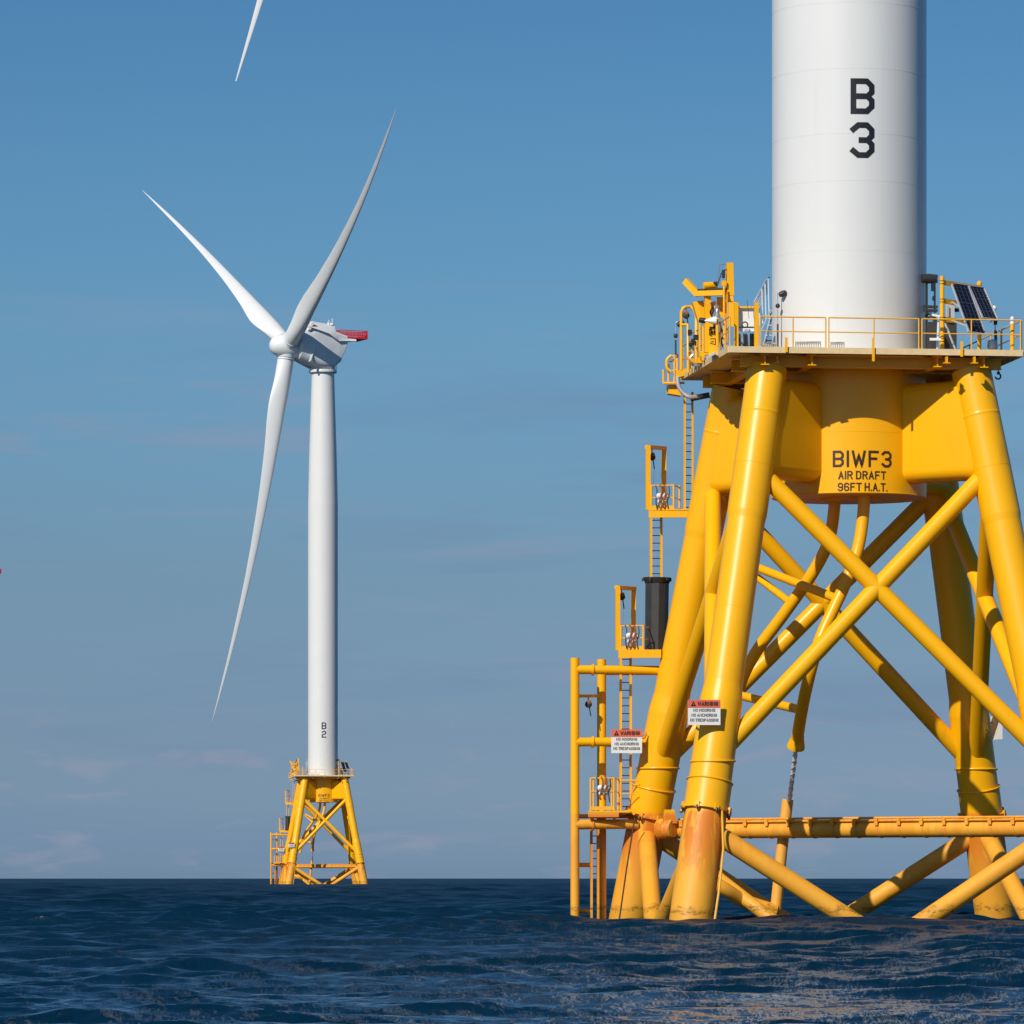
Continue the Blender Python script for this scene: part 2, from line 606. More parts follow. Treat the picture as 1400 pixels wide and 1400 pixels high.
def letters_on_plane(mb, s, height, width, stroke, c, right, up, nrm):
    c, right, up, nrm = Vector(c), Vector(right).normalized(), Vector(up).normalized(), Vector(nrm).normalized()
    for q in text_strokes(s, height, width, stroke):
        k = len(mb.v)
        for p in q[:4]:
            mb.v.append(c + right * p.x + up * p.y + nrm * 0.002 * q[4])
        mb.f.append((k, k + 1, k + 2, k + 3))


# ------------------------------------------------------------------ the sea
def build_sea():
    rng = np.random.default_rng(11)

    def rows(a, b, k):
        n = int(math.log(b / a) / k)
        return list(np.geomspace(a, b, n, endpoint=False))
    d = np.array(rows(2.0, 46.0, 0.03) + rows(46.0, 130.0, 0.0012) + rows(130.0, 260.0, 0.0012) +
                 rows(260.0, 1000.0, 0.0021) + rows(1000.0, 3000.0, 0.0035) + rows(3000.0, 9000.0, 0.015) + [9000.0])
    fine = np.arange(-0.122, 0.1221, 0.0006)
    out = 0.125 + np.cumsum(np.geomspace(0.0008, 0.14, 42))
    th = np.concatenate([-out[::-1], fine, out])
    D, T = np.meshgrid(d, th, indexing='ij')
    X = (D * np.tan(np.clip(T, -1.3, 1.3))).astype(np.float64)
    Y = D.astype(np.float64)
    dd = np.gradient(d)[:, None]
    dt = np.gradient(th)[None, :]
    step = np.maximum(dd, D * dt / np.cos(np.clip(T, -1.3, 1.3)) ** 2)
    Z = np.zeros_like(X)
    DX, DY = np.zeros_like(X), np.zeros_like(X)
    rest = np.full_like(X, 0.0004)
    lam = np.geomspace(0.2, 11.0, 160)
    wind = math.radians(-80)
    for w in lam:
        w *= rng.uniform(0.97, 1.03)
        k = 2 * math.pi / w
        spread = 0.28 + 0.5 * (1 - min(1, w / 3))
        a = wind + rng.normal(0, spread)
        slope = (0.023 + 0.014 * min(1.0, max(0.0, (w - 0.6) / 0.8))) * (1.0 if w < 4.2 else (4.2 / w) ** 1.1)
        amp = slope / k
        fade = np.clip((w / step - 1.6) / 1.2, 0, 1)
        rest += slope ** 2 / 2 * (1 - fade ** 2)
        ph = k * (X * math.cos(a) + Y * math.sin(a)) + rng.uniform(0, 6.283)
        s, c = np.sin(ph), np.cos(ph)
        Z += amp * fade * c
        DX -= math.cos(a) * amp * fade * s
        DY -= math.sin(a) * amp * fade * s
    # wave groups: calmer and rougher patches
    g = 1 + 0.35 * np.sin(X * 0.11 + 1.3 * np.sin(Y * 0.031)) * np.sin(Y * 0.063 + 0.7 + np.sin(X * 0.05))
    Z *= g
    X2 = X + 1.1 * DX
    Y2 = Y + 1.1 * DY
    # one small breaking crest in the foreground on the right
    fx, fy = 3.9, 71.0
    bump = np.exp(-(((X - fx) / 1.5) ** 2 + ((Y - fy) / 1.0) ** 2))
    foam = 0.75 * np.clip(np.exp(-(((X - fx + 0.2) / 0.5) ** 2 + ((Y - fy - 0.2) / 0.9) ** 2)) * 1.25, 0, 1)
    Z = Z + 0.16 * bump
    Z -= (X ** 2 + Y ** 2) / (2 * R_EARTH) + 0.09     # low in the tide
    nr, nc = X.shape
    co_ = np.stack([X2, Y2, Z], -1).reshape(-1, 3).astype(np.float32)
    idx = np.arange(nr * nc).reshape(nr, nc)
    quads = np.stack([idx[:-1, :-1], idx[:-1, 1:], idx[1:, 1:], idx[1:, :-1]], -1).reshape(-1, 4).astype(np.int32)
    me = bpy.data.meshes.new('sea')
    me.vertices.add(len(co_))
    me.vertices.foreach_set('co', co_.ravel())
    me.loops.add(quads.size)
    me.loops.foreach_set('vertex_index', quads.ravel())
    me.polygons.add(len(quads))
    me.polygons.foreach_set('loop_start', np.arange(0, quads.size, 4, dtype=np.int32))
    me.polygons.foreach_set('use_smooth', np.ones(len(quads), dtype=bool))
    me.update(calc_edges=True)
    att = me.attributes.new('foam', 'FLOAT', 'POINT')
    att.data.foreach_set('value', foam.ravel().astype(np.float32))
    at2 = me.attributes.new('ripple', 'FLOAT', 'POINT')        # roughness of the ripples too small for the mesh
    at2.data.foreach_set('value', (rest ** 0.25).ravel().astype(np.float32))
    me.materials.append(water())
    o = bpy.data.objects.new('sea', me)
    o['kind'] = 'structure'
    COL.objects.link(o)


build_sea()

# ------------------------------------------------------------------ jacket foundation
S0, SK = 7.14, 0.169


def leg_axis(sx, sy, z):
    s = S0 - SK * z
    return Vector((sx * s, sy * s, z))


CORNERS = ((-1, -1), (1, -1), (1, 1), (-1, 1))
COL_R = 2.85
FRONT_AZ = math.atan2(-NEAR.y, -NEAR.x) - ROT      # local azimuth that faces the camera

fnd = thing('jacket_foundation', 'yellow steel jacket lettered BIWF3, standing nearest on the right', 'jacket foundation', (0, 0, 0),
            'yellow jacket foundations in the sea', far='smaller far yellow jacket lettered BIWF2 under the turbine on the left')


def build_legs():
    for sx, sy in CORNERS:
        b, t = leg_axis(sx, sy, -6), leg_axis(sx, sy, 20.02)
        ax = (t - b).normalized()
        zl = ax.z

        def h(z):
            return (z + 6) / zl
        mb = MB()
        prof = [(0.76, 0), (0.76, h(3.95)), (0.80, h(3.97)), (0.80, h(5.0)), (0.765, h(5.03)), (0.765, h(7.9)), (0.69, h(8.5)),
                (0.685, h(14.45)), (0.72, h(14.65)), (0.72, h(18.3)), (0.725, h(18.31)), (0.725, h(18.36)), (0.72, h(18.37)), (0.72, h(20.02))]
        mb.revolve(support(prof), b, ax, 48)
        leg = mb.build('leg', 'yellow', fnd)
        rg = MB()
        rg.ring(leg_axis(sx, sy, 5.75), (0, 0, 1), 0.80, 0.035, 48)
        rg.ring(leg_axis(sx, sy, 5.02), ax, 0.815, 0.032, 48)
        rg.build_each('collar', 'yellow', leg)
        lug = MB()
        c = leg_axis(sx, sy, 4.0)
        a_, u, w = basis(ax)
        lug.revolve([(0.80, -0.045), (0.90, -0.045), (0.90, 0.045), (0.80, 0.045)], c, ax, 48, False)
        for k in range(8):
            q = 2 * math.pi * (k + .35) / 8
            p = c + (u * math.cos(q) + w * math.sin(q)) * 0.90
            lug.box(p + ax * 0.02, (0.09, 0.15, 0.22), Matrix((u * math.cos(q) + w * math.sin(q), w * math.cos(q) - u * math.sin(q), ax)).transposed())
        lug.build('clamp_flange', 'yellow', leg)
        bl = MB()
        for k in range(8):
            q = 2 * math.pi * (k + .35) / 8
            p = c + (u * math.cos(q) + w * math.sin(q)) * 0.93 - ax * 0.14
            bl.tube(p, p + ax * 0.12, 0.05, n=8)
        bl.build_each('bolt', 'dark', leg)
        # seam rings of the leg tube
        sm = MB()
        for z in (16.4, 11.2):
            sm.ring(leg_axis(sx, sy, z), ax, (0.72 if z > 14.5 else 0.685), 0.007, 48, 6)
        sm.build_each('weld_seam', 'yellow', leg)
    # thin riser pipes of the two legs on the left
    for (sx, sy), pts, mt in (((-1, -1), [(987, 1104, -7.9), (989, 1160, -8.0), (984, 1211, -8.15), (976, 1266, -8.3)], 'rail'),
                              ((-1, 1), [(868, 1118, 4.2), (857, 1185, 4.1), (846, 1262, 4.0)], 'brown')):
        MB().path([lp(*p) for p in pts], 0.045 if mt == 'rail' else 0.03, 8).build('riser_pipe', mt, fnd)


def build_braces():
    zt, zb = 16.45, 5.75
    for i in range(4):
        a, b = CORNERS[i], CORNERS[(i + 1) % 4]
        for p, q in ((a, b), (b, a)):
            MB().tube(leg_axis(*p, zt), leg_axis(*q, zb), 0.315, n=28).build('brace', 'yellow', fnd)
        for p, q in ((a, b), (b, a)):
            MB().tube(leg_axis(*p, 3.45), leg_axis(*q, -6.0), 0.345, n=28).build('lower_brace', 'yellow_tube', fnd)
    # one level tube crosses the jacket from the rear left leg to the front right leg
    p0, p1 = leg_axis(-1, 1, 3.40), leg_axis(1, -1, 3.40)
    hz = MB().tube(p0, p1, 0.325, n=32).build('horizontal_tube', 'yellow_tube', fnd)
    d = (p1 - p0).normalized()
    out = Vector((d.y, -d.x, 0))
    if out.y > 0:
        out = -out
    L = (p1 - p0).length
    cd = MB()
    for q, zz in ((0.30, 0.30), (0.10, 0.40)):
        o = Vector((0, 0, zz)) + out * q
        cd.tube(p0 + d * 1.6 + o, p1 - d * 0.8 + o, 0.045, n=10)
    cd.build_each('cable_conduit', 'yellow_tube', hz)
    t, k = 1.9, 0
    R = Matrix.Rotation(math.atan2(d.y, d.x), 3, 'Z')
    while t < L - 0.9:
        c = p0 + d * t
        bk = MB()
        bk.box(c + Vector((0, 0, 0.33)) + out * 0.20, (0.14, 0.42, 0.07), R)
        bk.box(c + Vector((0, 0, 0.24)) + out * 0.37, (0.14, 0.06, 0.22), R)
        bk.revolve([(0.327, -0.03), (0.345, -0.03), (0.345, 0.03), (0.327, 0.03)], c, d, 28, False)
        bk.build_each('bracket', 'yellow_tube', hz)
        t += 0.98
    # pad-eye stub between the two legs on the left
    c = lp(915, 1133, 4.3)
    pe = MB()
    pe.revolve([(0.32, -0.5), (0.385, -0.4), (0.39, 0.1), (0.33, 0.2)], c, d, 28)
    c = c - Vector((0, 0.2, 0))
    pe.slab([c + Vector((-.28, 0, .2)), c + Vector((.28, 0, .2)), c + Vector((.16, 0, .72)), c + Vector((-.22, 0, .72))], 0.08, (0, 1, 0))
    pe.build('pad_eye', 'yellow', fnd)


def build_column():
    cm = MB()
    cm.revolve([(COL_R, 0), (COL_R, 4.8)], (0, 0, 15.6), (0, 0, 1), 96)
    cm.revolve([(1.2, -0.1), (1.2, 0.0)], (0, 0, 15.6), (0, 0, 1), 48)
    col = cm.build('transition_column', 'yellow', fnd)
    sm = MB()
    sm.ring((0, 0, 17.85), (0, 0, 1), COL_R, 0.006, 96, 6)
    sm.ring((0, 0, 15.63), (0, 0, 1), COL_R, 0.02, 96, 6)
    sm.build_each('weld_seam', 'yellow', col)
    for sx, sy in CORNERS:
        d = Vector((sx, sy, 0)).normalized()
        s = Vector((-d.y, d.x, 0))
        w, h, r = 1.30, 3.62, 0.42
        z0 = 17.85

        def section(t):
            pts = []
            for cx, cz, a0 in ((1, 1, 0), (-1, 1, 90), (-1, -1, 180), (1, -1, 270)):
                for k in range(9):
                    q = math.radians(a0 + k * 90 / 8)
                    pts.append(d * t + s * (cx * (w / 2 - r) + math.cos(q) * r) + Vector((0, 0, z0 + cz * (h / 2 - r) + math.sin(q) * r)))
            return pts
        MB().loft([section(1.8), section(leg_axis(sx, sy, z0).to_2d().length)]).build('girder', 'yellow', fnd)
    return col


def column_lettering(number, parent):
    def az(px):
        return FRONT_AZ + math.asin((px - 1161.0) / (COL_R * 37.6))
    k = 37.6

    def z(py):
        return CAM_H + (EYE_ROW - py) / k
    a = MB()
    letters_on_cylinder(a, 'BIWF' + number, 22.6 / k, 83.5 / k, 3.4 / k, COL_R, az(1180), z(626.6))
    a.build('lettering', 'brown', parent)
    b = MB()
    letters_on_cylinder(b, 'AIR DRAFT', 11.6 / k, 67 / k, 1.9 / k, COL_R, az(1179.5), z(649))
    letters_on_cylinder(b, '96FT H.A.T.', 11.6 / k, 70 / k, 1.9 / k, COL_R, az(1180.3), z(665.2))
    b.build('small_lettering', 'brown', parent)


def smooth_pts(pts, n=6):
    out = []
    P = [Vector(p) for p in pts]
    for i in range(len(P) - 1):
        p0, p1, p2, p3 = P[max(0, i - 1)], P[i], P[i + 1], P[min(len(P) - 1, i + 2)]
        for k in range(n):
            t = k / n
            out.append(0.5 * ((2 * p1) + (p2 - p0) * t + (2 * p0 - 5 * p1 + 4 * p2 - p3) * t * t + (3 * p1 - p0 - 3 * p2 + p3) * t ** 3))
    out.append(P[-1])
    return out


def build_tubes():
    j1 = [(1142, 660, 0.4), (1140, 700, 0.4), (1132, 742, 0.6), (1110, 785, 1.0), (1070, 842, 1.7), (1036, 888, 2.3), (1014, 930, 2.8), (1000, 985, 3.2), (990, 1040, 3.3)]
    j2 = [(1181, 660, -1.7), (1180.5, 700, -1.7), (1173, 750, -1.8), (1157, 795, -2.0), (1138, 836, -2.2), (1122, 872, -2.4), (1110, 910, -2.6), (1098, 962, -1.6), (1089, 1016, -0.1)]
    MB().path(smooth_pts([lp(*p) for p in j1]), 0.225, 20).build('j_tube', 'yellow', fnd)
    jt = MB().path(smooth_pts([lp(*p) for p in j2]), 0.225, 20).build('j_tube', 'yellow', fnd)
    a, b = lp(1091, 1006, -0.3), lp(1087.5, 1024, 0.0)
    MB().revolve([(0.235, 0), (0.25, 0.12), (0.31, 0.35), (0.335, 0.44), (0.335, 0.50), (0.2, 0.50)], a, b - a, 28).build('bell_mouth', 'yellow', jt)
    for p, q, r in (((1030, 774, 3.0), (1148, 820, -2.2), 0.165), ((1026, 782, 3.4), (1086, 828, 1.4), 0.14),
                    ((1012, 951, 2.4), (1097, 971, -1.4), 0.165)):
        MB().tube(lp(*p), lp(*q), r, n=18).build('strut', 'yellow', fnd)
    # cable entry pipe that rises out of the water, with the elbow of its guide
    MB().path([lp(1077, 1093, 2.3), lp(1068, 1170, 2.3), lp(1057, 1280, 2.3)], 0.215, 20).build('cable_pipe', 'pale', fnd)
    MB().path(smooth_pts([lp(945, 1190, 1.5), lp(985, 1212, 1.2), lp(1018, 1232, 1.9), lp(1060, 1246, 2.2)]), 0.27, 20).build('cable_guide', 'yellow_tube', fnd)
    MB().path(smooth_pts([lp(975, 1195, 2.2), lp(1030, 1238, 1.6), lp(1062, 1262, 1.2)]), 0.25, 20).build('cable_guide', 'yellow_tube', fnd)


def build_deck():
    E = 5.42
    mb = MB()
    FE = 5.1                         # the front edge lies a little closer in than the others
    mb.box((0, (E - FE) / 2, DECK - 0.05), (2 * E - 0.2, E + FE - 0.2, 0.08))
    deck = mb.build('deck', 'galv', fnd)
    ed = MB()
    ed.box((0, -FE + 0.05, DECK - 0.06), (2 * E - 0.1, 0.10, 0.22))
    ed.box((0, E - 0.05, DECK - 0.06), (2 * E - 0.1, 0.10, 0.22))
    for q in (-1, 1):
        ed.box((q * (E - 0.05), (E - FE) / 2, DECK - 0.06), (0.10, E + FE - 0.2, 0.216))
    ed.build('edge_channel', 'galv', deck)
    bm = MB()
    # inset deck beams: I sections that run both ways
    for c in (-4.02, -2.3, 2.3, 4.02):
        for ax in (0, 1):
            L = 9.6 if ax == 0 else 9.56
            for zc, hh, ww in ((20.23, 0.34, 0.04), (20.045, 0.035, 0.30), (20.41, 0.035, 0.30)):
                off = 0.004 if ax else 0
                if ax == 0:
                    bm.box((0, c, zc + off), (L, ww, hh))
                else:
                    bm.box((c, 0, zc + off), (ww, L, hh))
    bm.build('deck_beams', 'yellow', fnd)
    tr = MB()
    for x0, x1, y in ((1042, 1062, 469), (1088, 1122, 467.5), (1136, 1154, 468)):
        for k in range(6):
            a, b = lp(x0, y + k * 0.55, -4.4 + 0.1 * k), lp(x1, y + k * 0.55, -4.4 + 0.1 * k)
            tr.bar(a, b, 0.035, 0.03)
        n = int((x1 - x0) / 3)
        for k in range(n + 1):
            px = x0 + (x1 - x0) * k / n
            tr.bar(lp(px, y - 0.5, -4.45), lp(px, y + 10, -4.3), 0.03, 0.03, (0, 1, 0))
    tr.build('cable_tray', 'alu', fnd)
    st = MB()
    for px in (1062, 1294, 1332):
        p = lp(px, 492, -4.9)
        st.box(p, (0.05, 0.24, 0.22))
        st.box(p - Vector((0, 0, .12)), (0.24, 0.24, 0.03))
    for px, py0, py1 in ((1074, 462, 482), (1196, 461, 493), (1320.5, 464, 485)):
        a, b = lp(px, py0, -5.4), lp(px, py1, -5.4)
        a.y = b.y = -FE - 0.06
        st.bar(a, b, 0.09, 0.05)
    st.build_each('edge_bracket', 'yellow', fnd)

    def rail_section(p0, p1, posts, end_posts=True):
        m = MB()
        p0, p1 = Vector(p0), Vector(p1)
        up = Vector((0, 0, 1))
        for h, r in ((1.08, 0.026), (0.56, 0.021)):
            m.tube(p0 + up * h, p1 + up * h, r, n=10)
        for t in posts:
            p = p0.lerp(p1, t)
            m.tube(p, p + up * 1.08, 0.026, n=10)
        return m.build('handrail', 'rail', fnd)
    y = -FE + 0.06

    def lx(px):
        return lp(px, 470, -5.05).x

    z = DECK + 0.05
    xs = [(lx(1036), lx(1127.5)), (lx(1131.8), lx(1258.2)), (lx(1262.8), E - 0.12)]
    for a, b in xs:
        rail_section((a, y, z), (b, y, z), (0, 0.5, 1))
    for a, b in ((-FE + .1, -1.8), (-1.7, 1.7), (1.8, E - .1)):
        rail_section((E - 0.08, a, z), (E - 0.08, b, z), (0, 0.5, 1))
        rail_section((a, E - 0.08, z), (b, E - 0.08, z), (0, 0.5, 1))
    for a, b in ((-FE + .1, -3.0), (2.0, E - .1)):
        rail_section((-E + 0.08, a, z), (-E + 0.08, b, z), (0, 0.5, 1))
    ps = MB()
    for px, py in ((1006.5, 414), (1034, 414)):
        a, b = lp(px, py, -5.2), lp(px, 476, -5.2)
        ps.bar(a, b, 0.14, 0.14, (0, 1, 0))
    ps.build_each('gate_post', 'yellow', fnd)


build_legs()
build_braces()
column = build_column()
column_lettering('3', column)
build_tubes()
build_deck()

# ------------------------------------------------------------------ wind turbine
tur = thing('wind_turbine', 'white turbine lettered B 3 on the nearest jacket, cut off at the top', 'wind turbine', (0, 0, DECK),
            'white wind turbines', far='whole white turbine lettered B 2 with its rotor in view on the left')
HUB_Z = 103.0


def build_tower():
    mb = MB()
    mb.revolve(support([(COL_R, DECK), (COL_R, 72.0), (2.62, 82.0), (2.13, 97.6)]), (0, 0, 0), (0, 0, 1), 128)
    tow = mb.build('tower', 'white', tur)
    sm = MB()
    for py in (342, 247, 182.5, 93.5, 3, -86, -150, -240):
        z = CAM_H + (EYE_ROW - py) / 37.55
        sm.ring((0, 0, z), (0, 0, 1), COL_R, 0.005, 128, 6)
    sm.build_each('weld_seam', 'white', tow)
    fl = MB()
    fl.revolve([(COL_R + 0.002, 0), (COL_R + 0.14, 0), (COL_R + 0.14, 0.12), (COL_R + 0.002, 0.12)], (0, 0, DECK + 0.01), (0, 0, 1), 96, False)
    fl.build('base_flange', 'alu', tow)
    return tow


def tower_lettering(number, parent):
    k = 37.57
    a = FRONT_AZ + math.asin((1179.3 - 1161.0) / (COL_R * k))
    m = MB()
    for ch, py in (('B', 131.3), (number, 191.3)):
        letters_on_cylinder(m, ch, 48.8 / k, 33.2 / k, 7.8 / k, COL_R, a, CAM_H + (EYE_ROW - py) / k)
    m.build('lettering', 'ink', parent)


# rotor axis: points left of the picture and somewhat towards the camera
AX_A = math.radians(64.7)
_n = Vector((-math.sin(AX_A), -math.cos(AX_A), 0))
_q = Matrix.Rotation(-ROT, 3, 'Z')
AXN = (_q @ _n).normalized()                     # horizontal heading of the nose, jacket-local
TILT = math.radians(5.33)
NOSE = (AXN * math.cos(TILT) + Vector((0, 0, 1)) * math.sin(TILT)).normalized()
RIGHT = Vector((-AXN.y, AXN.x, 0))               # in-plane horizontal, to the right in the picture
UPV = RIGHT.cross(NOSE).normalized()
if UPV.z < 0:
    UPV = -UPV
HUB = Vector((0, 0, HUB_Z - 1.1)) + AXN * 7.43
PHASE = (60.13, 180.13, -59.87)


def nac(t, s, z):
    """t metres ahead of the tower axis, s to the side, z absolute height"""
    return AXN * t + RIGHT * s + Vector((0, 0, z))


CH_R = (0, 3, 6, 10, 14, 20, 30, 43, 56, 66, 69.5, 71.5, 72.3)
CH_C = (3.1, 3.1, 3.3, 3.7, 3.5, 2.8, 2.0, 1.3, 0.82, 0.42, 0.20, 0.10, 0.04)


def build_blade(phi, pitch, broad):
    ph = math.radians(phi)
    rad = UPV * math.cos(ph) + RIGHT * math.sin(ph)
    tan = -UPV * math.sin(ph) + RIGHT * math.cos(ph)
    Rr = 72.3
    rings = []
    N = 40
    rs = [1.2, 2.0, 3, 4, 5, 6, 7, 8.2, 9.5, 11, 12.5, 14, 16, 18, 20, 23, 27, 32, 38, 44, 50, 56, 61, 65, 68, 70.4, 71.8, 72.3]
    for r in rs:
        u = r / Rr
        # chord, thickness, twist (the rotor idles with its blades feathered)
        chord = float(np.interp(r, CH_R, CH_C)) * (1 + (broad - 1) * min(1, max(0, (r - 4) / 8)))
        t = min(1.0, max(0.0, (r - 2.5) / 11.0))
        blend = t * t * (3 - 2 * t)
        thick = 3.1 * (1 - blend) + chord * float(np.interp(r, (12, 30, 72), (0.42, 0.26, 0.17))) * blend
        tw = math.radians(pitch - 6 * (1 - u) ** 2)
        cd = (tan * math.cos(tw) + NOSE * math.sin(tw) * -1.0)
        td = rad.cross(cd).normalized()
        fwd = r * math.tan(math.radians(1.2)) + 7.0 * u ** 2
        c = HUB + rad * r + NOSE * fwd
        ring = []
        for k in range(N):
            q = 2 * math.pi * k / N
            circ = (math.cos(q) * 0.5, math.sin(q) * 0.5)
            x = 0.5 * (1 + math.cos(q))
            yt = 5 * (0.2969 * math.sqrt(x) - 0.126 * x - 0.3516 * x ** 2 + 0.2843 * x ** 3 - 0.1015 * x ** 4)
            yy = yt * (1 if q < math.pi else -1)
            foil = (x - 0.32, yy * 1.0)
            px = circ[0] * (1 - blend) + foil[0] * blend
            py = circ[1] * (1 - blend) + foil[1] * blend
            ring.append(c + cd * px * chord * -1.0 + td * py * thick)
        rings.append(ring)
    bl = MB().loft(rings).build('blade', 'blade', tur, 50)
    cl = MB()
    for k in (2.05, 2.45):
        cl.ring(HUB + rad * k, rad, 1.62, 0.10, 40, 8)
    cl.build_each('root_collar', 'grey', bl)
    return bl


def build_nacelle():
    def sec(t, z0, z1, hw, rr):
        pts = []
        h = (z1 - z0) / 2
        rr = min(rr, hw * 0.98, h * 0.98)
        for cx, cz, a0 in ((1, 1, 0), (-1, 1, 90), (-1, -1, 180), (1, -1, 270)):
            for k in range(7):
                q = math.radians(a0 + k * 15)
                pts.append(nac(t, cx * (hw - rr) + math.cos(q) * rr, (z0 + z1) / 2 + cz * (h - rr) + math.sin(q) * rr))
        return pts
    body = MB().loft([sec(5.9, 99.9, 106.0, 2.9, 2.8), sec(5.5, 99.3, 106.4, 3.3, 3.0), sec(3.6, 98.6, 106.2, 3.4, 2.4), sec(1.8, 98.1, 105.8, 3.2, 1.2),
                      sec(-1.0, 98.0, 105.2, 2.9, 0.7), sec(-2.7, 99.3, 104.7, 2.7, 0.6), sec(-4.0, 102.3, 104.4, 2.6, 0.5)]).build('nacelle', 'grey', tur, 30)
    cv = MB()
    # white roof that overhangs the side and runs on into the rear deck
    for s in (1,):
        cv.loft([[nac(4.4, -3.3, 105.9), nac(4.4, 3.7, 105.5), nac(4.4, 3.6, 105.7), nac(4.4, 1.6, 106.9), nac(4.4, -1.6, 106.9)],
                 [nac(0.2, -3.1, 105.1), nac(0.2, 3.5, 104.4), nac(0.2, 3.4, 104.6), nac(0.2, 1.4, 106.5), nac(0.2, -1.5, 106.5)],
                 [nac(-1.8, -2.9, 104.0), nac(-1.8, 3.3, 103.2), nac(-1.8, 3.2, 103.4), nac(-1.8, 1.3, 106.2), nac(-1.8, -1.4, 106.2)],
                 [nac(-2.0, -2.9, 103.6), nac(-2.0, 3.2, 103.1), nac(-2.0, 3.1, 103.3), nac(-2.0, 2.0, 104.3), nac(-2.0, -1.5, 104.3)],
                 [nac(-5.8, -2.6, 103.5), nac(-5.8, 2.7, 103.3), nac(-5.8, 2.6, 103.4), nac(-5.8, 2.4, 103.7), nac(-5.8, -1.5, 103.8)]])
    cv.build('roof_cover', 'blade', body, 30)
    fin = MB()
    fin.loft([[nac(4.3, 3.5, 98.9), nac(3.9, 3.5, 99.2), nac(2.9, 3.5, 101.9), nac(3.0, 3.5, 101.9)], [nac(4.3, 3.1, 98.9), nac(3.9, 3.1, 99.2), nac(2.9, 3.1, 101.9), nac(3.0, 3.1, 101.9)]])
    fin.loft([[nac(4.6, 3.6, 104.9), nac(4.1, 3.6, 104.9), nac(3.2, 3.6, 106.5), nac(3.6, 3.6, 106.6)], [nac(4.6, 3.2, 104.9), nac(4.1, 3.2, 104.9), nac(3.2, 3.2, 106.5), nac(3.6, 3.2, 106.6)]])
    fin.build_each('side_fin', 'blade', body)
    yr = MB()
    yr.revolve([(2.15, 0), (2.62, 0.02), (2.70, 0.25), (2.62, 0.50), (2.3, 0.55), (2.3, 1.8)], (0, 0, 97.2), (0, 0, 1), 64)
    yr.build('yaw_ring', 'white', body)
    cg = MB()
    for a in range(0, 360, 30):
        d = Vector((math.cos(math.radians(a)), math.sin(math.radians(a)), 0)) * 2.6
        cg.tube(d + Vector((0, 0, 97.6)), d + Vector((0, 0, 99.0)), 0.05, n=8)
    cg.ring((0, 0, 99.0), (0, 0, 1), 2.6, 0.06, 48, 6)
    cg.build('yaw_railing', 'grey', body)
    bk = MB()
    bk.box(nac(-5.55, 0, 103.9), (5.3, 5.0, 0.28), Matrix((AXN, RIGHT, Vector((0, 0, 1)))).transposed())
    bk.slab([nac(-8.1, -2.4, 103.9), nac(-8.1, 2.4, 103.9), nac(-8.2, 2.5, 104.6), nac(-8.2, -2.5, 104.6)], 0.1, AXN)
    for s in (-2.45, 2.45):
        for z in (104.45, 104.95, 105.3):
            bk.bar(nac(-2.4, s, z), nac(-8.2, s, z), 0.09, 0.12)
        for k in range(22):
            t = -2.4 - k * 0.276
            bk.bar(nac(t, s, 103.8), nac(t, s, 105.3), 0.10, 0.10)
    for k in range(14):
        s = -2.45 + k * 4.9 / 13
        bk.bar(nac(-8.2, s, 103.8), nac(-8.2, s, 105.3), 0.10, 0.10)
    bk.bar(nac(-8.2, -2.45, 105.3), nac(-8.2, 2.45, 105.3), 0.12, 0.12)
    bk.slab([nac(-2.3, -2.3, 104.4), nac(-2.3, 2.3, 104.4), nac(-2.3, 2.3, 105.3), nac(-2.3, -2.3, 105.3)], 0.1, -AXN)
    bk.build('hoist_basket', 'red', body)
    ms = MB()
    for t, s, h in ((-0.6, 1.5, 0.9), (-1.5, 1.0, 1.3), (-1.3, -0.8, 0.7)):
        ms.tube(nac(t, s, 106.2), nac(t, s, 106.3 + h), 0.07, n=8)
    ms.box(nac(-1.0, 1.2, 106.45), (0.9, 0.7, 0.4))
    ms.build_each('roof_mast', 'blade', body)
    hb = MB()
    hb.revolve([(0.15, 3.45), (0.9, 3.3), (1.6, 2.7), (2.1, 1.6), (2.35, 0.4), (2.4, -0.8), (2.2, -1.4), (2.2, -1.9)], HUB, NOSE, 48)
    hub = hb.build('hub', 'blade', tur, 50)
    sk = MB()
    for p in PHASE:
        a = math.radians(p)
        d = UPV * math.cos(a) + RIGHT * math.sin(a)
        sk.revolve([(1.85, 0.9), (1.75, 1.9), (1.7, 2.0)], HUB, d, 40)
    sk.build_each('blade_socket', 'blade', hub)


tower = build_tower()
tower_lettering('3', tower)
build_nacelle()
BLADES = [build_blade(*a) for a in zip(PHASE, (48, 87, 78), (0.95, 1.0, 1.25))]


